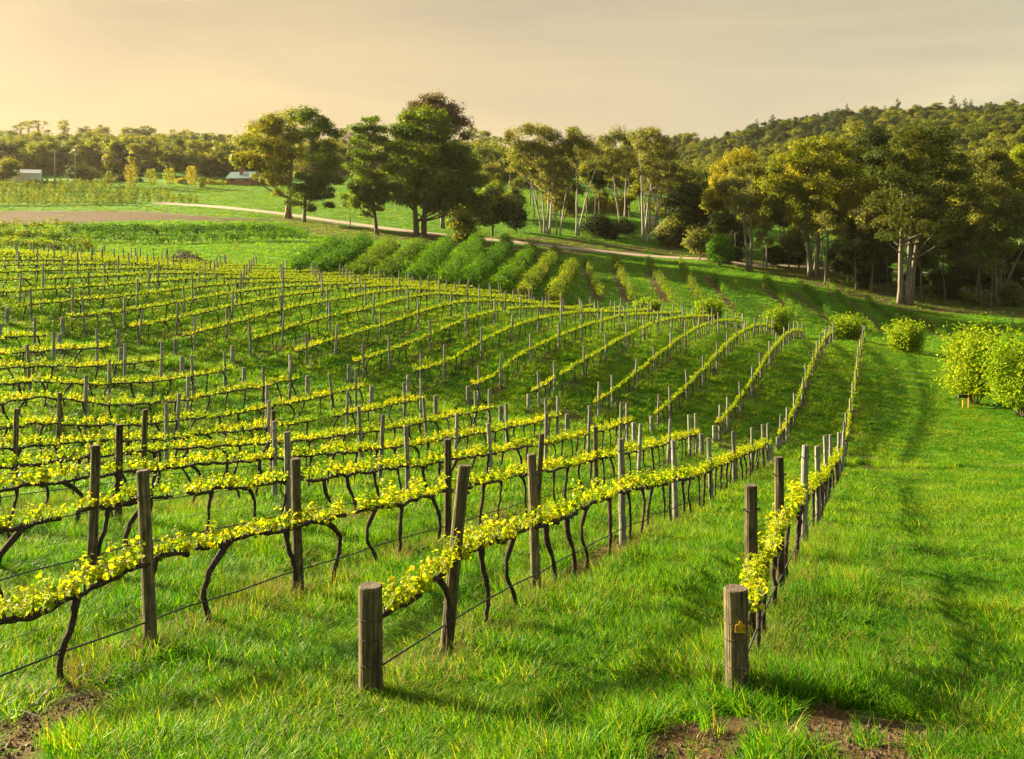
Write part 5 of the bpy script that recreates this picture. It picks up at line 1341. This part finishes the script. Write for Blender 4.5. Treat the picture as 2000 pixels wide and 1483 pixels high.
# ------------------------------------------------------------------ forests: shared shapes, the ones that can be told apart as trees of their own
def proto_tree(seed, kind):
    rs = np.random.default_rng(seed); mb = MB(); st = MB()
    if kind == 'gum':
        h = 18; cl = []
        for k in range(15):
            a = rs.random() * 6.28; r = 5.2 * math.sqrt(rs.random())
            cl.append((r * math.cos(a), r * math.sin(a), h - 2.0 - (r / 5.2) ** 2 * 4 - rs.random() * 3, rs.uniform(1.4, 2.4)))
        for k in range(14):
            a = rs.random() * 6.28; q = rs.uniform(2.2, 4.4); cl.append((q * math.cos(a), q * math.sin(a), h * rs.uniform(.12, .6), rs.uniform(1.4, 2.3)))
        clump_leaves(mb, cl, rs, 0.6, 1.5, flat=0.6, shell=0.6)
        tube(st, [(0, 0, -1), (rs.normal(0, .4), rs.normal(0, .4), h * .5), (rs.normal(0, .8), rs.normal(0, .8), h * .9)], [0.45, 0.3, 0.1], n=6)
        for k in range(6): tube(st, limb(np.array([0, 0, h * rs.uniform(.35, .6)]), np.array(cl[k][:3]), rs, n=4), [0.2, .15, .1, .05], n=5)
    elif kind == 'open':
        h = 20; cl = []
        for k in range(9):
            a = rs.random() * 6.28; r = 4.2 * math.sqrt(rs.random())
            cl.append((r * math.cos(a), r * math.sin(a), h - 1.5 - rs.random() * 4.5, rs.uniform(1.1, 1.9)))
        clump_leaves(mb, cl, rs, 0.55, 1.2, flat=0.55, shell=0.6)
        tube(st, [(0, 0, -1), (rs.normal(0, .4), rs.normal(0, .4), h * .5), (rs.normal(0, .8), rs.normal(0, .8), h * .9)], [0.4, 0.28, 0.1], n=6)
        for k in range(9): tube(st, limb(np.array([0, 0, h * rs.uniform(.4, .65)]), np.array(cl[k][:3]), rs, n=4), [0.17, .13, .09, .05], n=5)
    else:
        h = 20; cl = []
        for k in range(16):
            t = k / 15; r = (1 - t) * 3.6 + 1.1; a = rs.random() * 6.28
            cl.append((r * .6 * math.cos(a), r * .6 * math.sin(a), 4 + t * (h - 4.5), r * .62))
        clump_leaves(mb, cl, rs, 0.55, 1.7, flat=0.8, shell=0.55)
        tube(st, [(0, 0, -1), (0, 0, h * .85)], [0.4, 0.1], n=6)
    return mb, st
protos = {}
FLIB = bpy.data.collections.new('forest_library')
for kind, mt in (('gum', 'far_leaf'), ('open', 'far_leaf'), ('conifer', 'far_dark')):
    protos[kind] = []
    for s in range(4):
        mbp, st = proto_tree(6000 + s + 10 * len(kind), kind)
        protos[kind].append((mbp.mesh('crown', M[mt]), st.mesh('trunk', M['bark_grey'], smooth=True, tint=False)))
def dome(seed, mt):
    rs = np.random.default_rng(seed); mb = MB(); cl = []
    for k in range(12):
        a = rs.random() * 6.28; r = 4.5 * math.sqrt(rs.random()); cl.append((r * math.cos(a), r * math.sin(a), 12 - (r / 4.5) ** 2 * 4.5 - rs.random() * 2, rs.uniform(1.6, 2.6)))
    for k in range(9): a = k * .7; cl.append((3.9 * math.cos(a), 3.9 * math.sin(a), (5 if k % 2 else 2) + rs.random() * 2, 2.3))
    clump_leaves(mb, cl, rs, 0.6, 1.6, flat=0.7, shell=0.6)
    o = bpy.data.objects.new('forest_%02d' % len(FLIB.objects), mb.mesh('crown', M[mt])); FLIB.objects.link(o)
for s in range(5): dome(6500 + s, 'far_leaf')
for s in range(3): dome(6600 + s, 'far_dark')
rsF = np.random.default_rng(21)
def spot(px):
    for lim, w in ((90, 'above the white shed'), (180, 'behind the power poles'), (300, 'behind the tallest poplar'), (400, 'behind the narrow poplars'), (480, 'above the teal roof'), (680, 'behind the spreading conifer pair'), (960, 'behind the big round pine'),
                   (1130, 'behind the leaning white gums'), (1320, 'behind the forked white gums'), (1420, 'left of the golden tree'), (1540, 'above the golden tree'), (1690, 'above the domed gum'), (1880, 'above the tallest gum')):
        if px < lim: return w
    return 'near the right edge'
def tall(h, a, b): return 'short' if h < a else ('tall' if h > b else 'middling')
def far_tree(x, y, kind, hgt, label, group, name='forest_tree'):
    o = empty(name, (x, y, g1(x, y)), rsF.random() * 6.28)
    s = hgt / (18 if kind == 'gum' else 20); w = s * rsF.uniform(.9, 1.25); o.scale = (w, w, s)
    tag(o, label, 'tree', group)
    c, t = protos[kind][int(rsF.integers(4))]
    link('crown', c, o); link('trunk', t, o)
# front of the left forest
for k in range(95):
    Yd = rsF.uniform(378, 520); px = rsF.uniform(-60, 980)
    x = (px - 1000) / FPX * Yd
    hh_ = rsF.uniform(10, 17)
    far_tree(x, Yd, 'gum' if rsF.random() < .93 else 'open', hh_, tall(hh_, 12.3, 14.7) + ' olive gum in the %s rank of the forest, ' % ('front' if Yd < 425 else ('second' if Yd < 475 else 'third')) + spot(px), 'gums of the forest behind the left paddocks')
# skyline of the ridge
for k in range(64):
    px = -40 + 1010 * (k + rsF.normal(0, .4)) / 63; Yd = rsF.uniform(790, 850); x = (px - 1000) / FPX * Yd
    op = rsF.random() < .65; hh_ = rsF.uniform(13, 25)
    far_tree(x, Yd, 'open' if op else 'gum', hh_, tall(hh_, 17, 21) + (' open crowned' if op else ' dense crowned') + ' tree on the left ridge skyline, ' + spot(px), 'trees on the skyline of the left ridge')
# skyline of the wooded hill
for k in range(60):
    px = 1295 + 740 * (k + rsF.normal(0, .4)) / 59
    Yd = np.interp(px, [1295, 1500, 1750, 2035], [610, 655, 705, 722]) + rsF.normal(0, 6); x = (px - 1000) / FPX * Yd
    cn = rsF.random() < .4
    hh_ = rsF.uniform(9, 17) if cn else rsF.uniform(9, 15)
    far_tree(x, Yd, 'conifer' if cn else 'gum', hh_, tall(hh_, 11.5, 14) + (' dark conifer' if cn else ' rounded gum') + ' on the wooded hill skyline, ' + spot(px), 'trees on the skyline of the wooded hill', 'hill_tree')
# trees at the foot of the hill, between hill and woodland
for k in range(46):
    px = rsF.uniform(1150, 2030); Yd = rsF.uniform(300, 400); x = (px - 1000) / FPX * Yd
    if px < 1380 and Yd < 350: continue
    hh_ = rsF.uniform(10, 17)
    far_tree(x, Yd, 'gum', hh_, tall(hh_, 12.3, 14.7) + ' olive rounded tree at the hill foot, ' + spot(px), 'trees at the foot of the wooded hill', 'hill_tree')
# masses
PX, PY, PS, PH, PI = [], [], [], [], []
def mass(n, pxa, pxb, ya, yb, hs, dark):
    for k in range(n):
        Yd = math.exp(rsF.uniform(math.log(ya), math.log(yb))); px = rsF.uniform(pxa, pxb)
        PX.append((px - 1000) / FPX * Yd); PY.append(Yd); PS.append(rsF.uniform(.8, 1.35) * hs); PH.append(rsF.uniform(.75, 1.3) * hs)
        PI.append(int(rsF.integers(5, 8)) if rsF.random() < dark(px, Yd) else int(rsF.integers(0, 5)))
mass(160, -120, 1000, 385, 480, .95, lambda p, y: .2)
mass(520, -120, 1000, 480, 790, .95, lambda p, y: .2)
mass(260, 850, 1350, 420, 800, 1.0, lambda p, y: .25)
mass(2000, 1270, 2130, 400, 715, 0.74, lambda p, y: .75 if y > 570 + max(0, (p - 1600)) * .25 else .15)
mass(220, 1750, 2150, 340, 400, 0.75, lambda p, y: .3)
pm2 = bpy.data.meshes.new('forest'); k = len(PX); PX, PY = np.array(PX), np.array(PY)
pm2.vertices.add(k); pm2.vertices.foreach_set('co', np.stack([PX, PY, G(PX, PY) - 1], -1).ravel())
a = pm2.attributes.new('rot', 'FLOAT_VECTOR', 'POINT'); a.data.foreach_set('vector', np.stack([np.zeros(k), np.zeros(k), rsF.random(k) * 6.28], -1).ravel())
a = pm2.attributes.new('scl', 'FLOAT_VECTOR', 'POINT'); a.data.foreach_set('vector', np.stack([PS, PS, PH], -1).ravel())
a = pm2.attributes.new('idx', 'INT', 'POINT'); a.data.foreach_set('value', np.array(PI, dtype=np.int32))
forest = link('forest', pm2); gm = forest.modifiers.new('scatter', 'NODES'); gm.node_group = scatter_tree('forest_scatter', FLIB)
tag(forest, 'massed woodland canopy covering the distant ridge and hill', 'forest', None, 'stuff')

# ------------------------------------------------------------------ buildings, poles and small things
def house(name, label, px, py, w, dpt, hw, hr, wall, roof, rz, chimney=False, Y=None):
    b = onground(px, py) if Y is None else np.array([(px - 1000) / FPX * Y, Y, g1((px - 1000) / FPX * Y, Y)])
    root = empty(name, tuple(b), rz); tag(root, label, 'house' if chimney else 'shed')
    mb = MB(); v = []
    for sx in (-1, 1):
        v += [(sx * w / 2, -dpt / 2, -.5), (sx * w / 2, dpt / 2, -.5), (sx * w / 2, dpt / 2, hw), (sx * w / 2, 0, hw + hr), (sx * w / 2, -dpt / 2, hw)]
    mb.add(v, [[4, 3, 2, 1, 0], [5, 6, 7, 8, 9]]); 
    mb.f.append(np.array([[0, 5, 9, 4], [1, 2, 7, 6]])); mb.m.append(np.zeros(2, dtype=np.int32)); mb.t.append(np.full(2, .5))
    link('wall', mb.mesh('wall', wall, tint=False), root)
    mb = MB(); e = 0.35
    sl = hr / (dpt / 2)
    for sy in (-1, 1):
        o = dpt / 2 + e
        mb.add([(-w / 2 - e, sy * o, hw - e * sl + .05), (w / 2 + e, sy * o, hw - e * sl + .05), (w / 2 + e, 0, hw + hr + .05), (-w / 2 - e, 0, hw + hr + .05),
                (-w / 2 - e, sy * o, hw - e * sl + .2), (w / 2 + e, sy * o, hw - e * sl + .2), (w / 2 + e, 0, hw + hr + .2), (-w / 2 - e, 0, hw + hr + .2)],
               [[0, 1, 2, 3], [4, 5, 6, 7], [0, 1, 5, 4], [1, 2, 6, 5], [3, 0, 4, 7]])
    rf = link('roof', mb.mesh('roof', roof, tint=False), root)
    if chimney:
        mb = MB(); box(mb, (-w * .02, -dpt * .2, hw + hr * .6), (0.9, 0.9, 3.4)); box(mb, (-w * .02, -dpt * .2, hw + hr * .6 + 1.8), (1.1, 1.1, .25))
        link('chimney', mb.mesh('chimney', M['red_brick'], tint=False), rf)
        for k in (-.3, .28):
            mb = MB(); box(mb, (w * k, -dpt / 2 - .03, 1.4), (1.4, .08, 1.1)); link('window', mb.mesh('window', M['dark_glass'], tint=False), root)
    else:
        mb = MB(); box(mb, (-w * .2, -dpt / 2 - .03, 1.2), (2.4, .08, 2.4)); link('door', mb.mesh('door', M['cream'], tint=False), root)
        for k in range(9):
            mb = MB(); box(mb, (-w / 2 + w * (k + .5) / 9, -dpt / 2 - .012, hw / 2), (.08, .03, hw - .1)); link('rib', mb.mesh('rib', M['white_metal'], tint=False), root)
house('shed', 'white sheet metal shed with pitched roof behind the left orchard', 54, 352, 8.2, 7, 2.9, 1.3, M['white_metal'], M['white_metal'], 0.35, Y=345)
house('shed', 'smaller white outbuilding half hidden by a golden tree at the left edge', 18, 350, 6, 5, 4.6, 1.0, M['white_metal'], M['white_metal'], 0.1, Y=352)
house('cottage', 'low cottage with teal sheet roof and brick chimney beside the conifer pair', 476, 361, 9.5, 6.5, 2.0, 2.2, M['red_brick'], M['teal_roof'], -0.25, True, Y=352)
house('shed', 'tiny white building glimpsed between the gum trunks', 1275, 403, 1.7, 1.5, 1.7, .4, M['white_metal'], M['white_metal'], 0.2, Y=258)
def pole(px, py, ptop, label, bracket=False):
    b = onground(px, py); m = b[1] / FPX; h = (py - ptop) * m
    root = empty('utility_pole', tuple(b)); tag(root, label, 'utility pole', 'poles behind the orchard')
    mb = MB(); tube(mb, [(0, 0, -.5), (0, 0, h)], [0.24, 0.17], n=8); link('pole', mb.mesh('pole', M['pole_wood'], smooth=True, tint=False), root)
    if bracket:
        mb = MB()
        for c, s in (((.1, 0, h - .1), (1.5, .16, .16)), ((.1, 0, h - 2.4), (1.5, .16, .16)), ((.75, 0, h - 1.25), (.16, .16, 2.3))): box(mb, c, s)
        link('bracket', mb.mesh('bracket', M['cream'], tint=False), root)
    else:
        mb = MB(); box(mb, (0, 0, h - .25), (1.6, .14, .14)); link('crossarm', mb.mesh('crossarm', M['pole_wood'], tint=False), root)
    return b, h
b1, h1 = pole(107, 357, 294, 'plain pale timber power pole behind the orchard')
b2, h2 = pole(147, 358, 289, 'power pole with a square metal bracket near its top', True)
def cable(a, b, label):
    t = np.linspace(0, 1, 16)[:, None]; P = np.array(a) * (1 - t) + np.array(b) * t; P[:, 2] -= 4 * 1.2 * (t * (1 - t))[:, 0]
    mb = MB(); tube(mb, P, 0.03, n=4); tag(link('power_line', mb.mesh('power_line', M['wire'], tint=False)), label, 'cable')
cable(b1 + [0, 0, h1 - .2], b2 + [0, 0, h2 - .3], 'overhead wire between the two power poles')
cable(b2 + [0, 0, h2 - .3], b2 + [62, -6, h2 - 4], 'overhead wire running right from the bracketed pole')
cable(b1 + [0, 0, h1 - .2], b1 + [-40, 2, h1 - .5], 'overhead wire running left from the plain pole')
def hoop(px, py, w, h, label, mat='yellow_tag', ymin=112):
    b = onground(px, py, ymin); mb = MB()
    tube(mb, [(-w / 2, 0, -.1), (-w / 2, 0, h)], .07, n=6); tube(mb, [(-w / 2, 0, h), (w * .3, 0.02, h + .05)], .07, n=6); tube(mb, [(w * .3, 0.02, h + .05), (w / 2, 0, -.1)], .07, n=6)
    tag(link('yellow_hoop', mb.mesh('yellow_hoop', M[mat], tint=False), None, tuple(b)), label, 'frame')
hoop(462, 487, 0.8, 0.65, 'small yellow pipe frame standing on the grass behind the vines')
def peg(px, py, h, label, mat, r=0.05, ymin=112, name='peg'):
    b = onground(px, py, ymin); mb = MB(); tube(mb, [(0, 0, -.15), (0, 0, h * .9), (0, 0, h)], [r, r, r * .6], n=7)
    return tag(link(name, mb.mesh(name, M[mat], tint=False), None, tuple(b)), label, 'peg')
peg(1437, 553, .6, 'yellow marker at the head of a cane row, left one', 'yellow_tag', .16)
peg(1490, 562, .6, 'yellow marker at the head of a cane row, right one', 'yellow_tag', .16)
peg(1103, 486, .9, 'white marker peg beside the gravel road', 'white_metal', .07)
peg(1978, 640, 2.4, 'thin grey post on the gully grass at the far right', 'wood_grey', .08)
bx, by = bh[0], bh[1]
for dx, dy, h, lab in ((-1.35, -1.2, .55, 'short yellow peg, leftmost under the big vase shaped bush'), (-1.0, -1.25, .7, 'yellow peg with white cap beside the water valve'), (-.62, -1.2, .95, 'tallest yellow peg under the big vase shaped bush')):
    mb = MB(); tube(mb, [(0, 0, -.1), (0, 0, h)], .045, n=7)
    tag(link('yellow_peg', mb.mesh('yellow_peg', M['yellow_tag'], tint=False), None, (bx + dx, by + dy, g1(bx + dx, by + dy))), lab, 'peg', 'yellow pegs beside the bush')
mb = MB(); box(mb, (0, 0, .75), (.75, .25, .22)); tube(mb, [(-.25, 0, -.1), (-.25, 0, .75)], .05, n=6); tube(mb, [(.25, 0, -.1), (.25, 0, .75)], .05, n=6); tube(mb, [(.1, 0, .8), (.1, 0, 1.0), (.3, 0, 1.02)], .05, n=6)
tag(link('water_valve', mb.mesh('water_valve', M['black_plastic'], tint=False), None, (bx - 1.15, by - .8, g1(bx - 1.15, by - .8))), 'black irrigation valve assembly beside the yellow pegs', 'valve')
# heap of dead brush behind the crest
b = onground(362, 512); rs = np.random.default_rng(9); mb = MB()
for k in range(160):
    a = rs.random() * 6.28; r = 2.0 * math.sqrt(rs.random()); p = np.array([r * math.cos(a) * 1.2, r * math.sin(a), rs.random() * (1.7 - .8 * r)]); d = unit(rs.standard_normal(3) * [1, 1, .4]) * rs.uniform(.4, 1.1)
    tube(mb, [p - d, p + rs.normal(0, .1, 3), p + d], [.05, .04, .015], n=4)
tag(link('brush_heap', mb.mesh('brush_heap', M['dead_brush'], tint=False), None, tuple(b)), 'heap of brown dead prunings behind the crest of the vineyard', 'brush heap')
# fallen twigs and clods on the bare earth in the foreground
rs = np.random.default_rng(12)
for k, (px, py, L, lab) in enumerate([(98, 1385, .42, 'pale curved dead cane sticking up from the bare earth'), (45, 1412, .3, 'dry twig on the bare earth at the lower left'), (150, 1372, .26, 'short dry twig at the edge of the bare earth'), (30, 1440, .34, 'dark twig lying on the bare earth by the left edge')]):
    b = hit(px, py); b[2] = g1(b[0], b[1]); a = rs.random() * 3; d = np.array([math.cos(a), math.sin(a), .25 if k == 0 else .04])
    mb = MB(); t = np.linspace(0, 1, 7)[:, None]; P = d * L * (t - .5) + np.array([0, 0, .05]) + np.array([0, 0, .12 if k == 0 else .02]) * np.sin(np.pi * t); tube(mb, P, np.linspace(.008, .003, 7), n=5)
    if k: tube(mb, [P[3], P[3] + [.05, .06, .03]], [.004, .002], n=4)
    tag(link('twig', mb.mesh('twig', M['twig'], tint=False), None, tuple(b)), lab, 'twig')
mb = MB()
for p in POLY_SOIL[:2]:
    lo, hi = p.min(0), p.max(0)
    for k in range(2600):
        x, y = rs.uniform(lo[0], hi[0]), rs.uniform(lo[1], hi[1])
        if not inpoly(np.array([x]), np.array([y]), p)[0]: continue
        r = abs(rs.normal(0, .011)) + .004; z = g1(x, y)
        v = unit(np.array([[1, 0, 0], [-1, 0, 0], [0, 1, 0], [0, -1, 0], [0, 0, 1], [0, 0, -1.0]]) + rs.normal(0, .25, (6, 3))) * r * rs.uniform(.6, 1.3, (6, 1)) + [x, y, z + r * .3]
        mb.add(v, [[0, 2, 4], [2, 1, 4], [1, 3, 4], [3, 0, 4], [2, 0, 5], [1, 2, 5], [3, 1, 5], [0, 3, 5]])
tag(link('soil_clods', mb.mesh('soil_clods', M['clod'], tint=False)), 'crumbs and clods of earth on the bare patches in the foreground', 'earth', None, 'stuff')

# ------------------------------------------------------------------ the evening air
mb = MB(); zlo, zhi = float(GZn.min()) - 1.0, float(GZn.max()) + 30.0
box(mb, (0, 470, (zlo + zhi) / 2), (1840, 1120, zhi - zlo))
hz = bpy.data.materials.new('haze'); nt, N, L = nodes_of(hz)
o_ = N.new('ShaderNodeOutputMaterial'); v_ = N.new('ShaderNodeVolumePrincipled')
v_.inputs['Color'].default_value = (1.0, 0.9, 0.74, 1); v_.inputs['Density'].default_value = 0.00004; v_.inputs['Anisotropy'].default_value = 0.5
L.new(v_.outputs[0], o_.inputs['Volume'])
haze = link('haze', mb.mesh('haze', hz, tint=False)); tag(haze, 'thin golden evening haze over the valley', 'haze', None, 'stuff')
print('z range', zlo, zhi, 'tris', sum(sum(len(p.vertices) - 2 for p in m.polygons) for m in bpy.data.meshes if m.users))
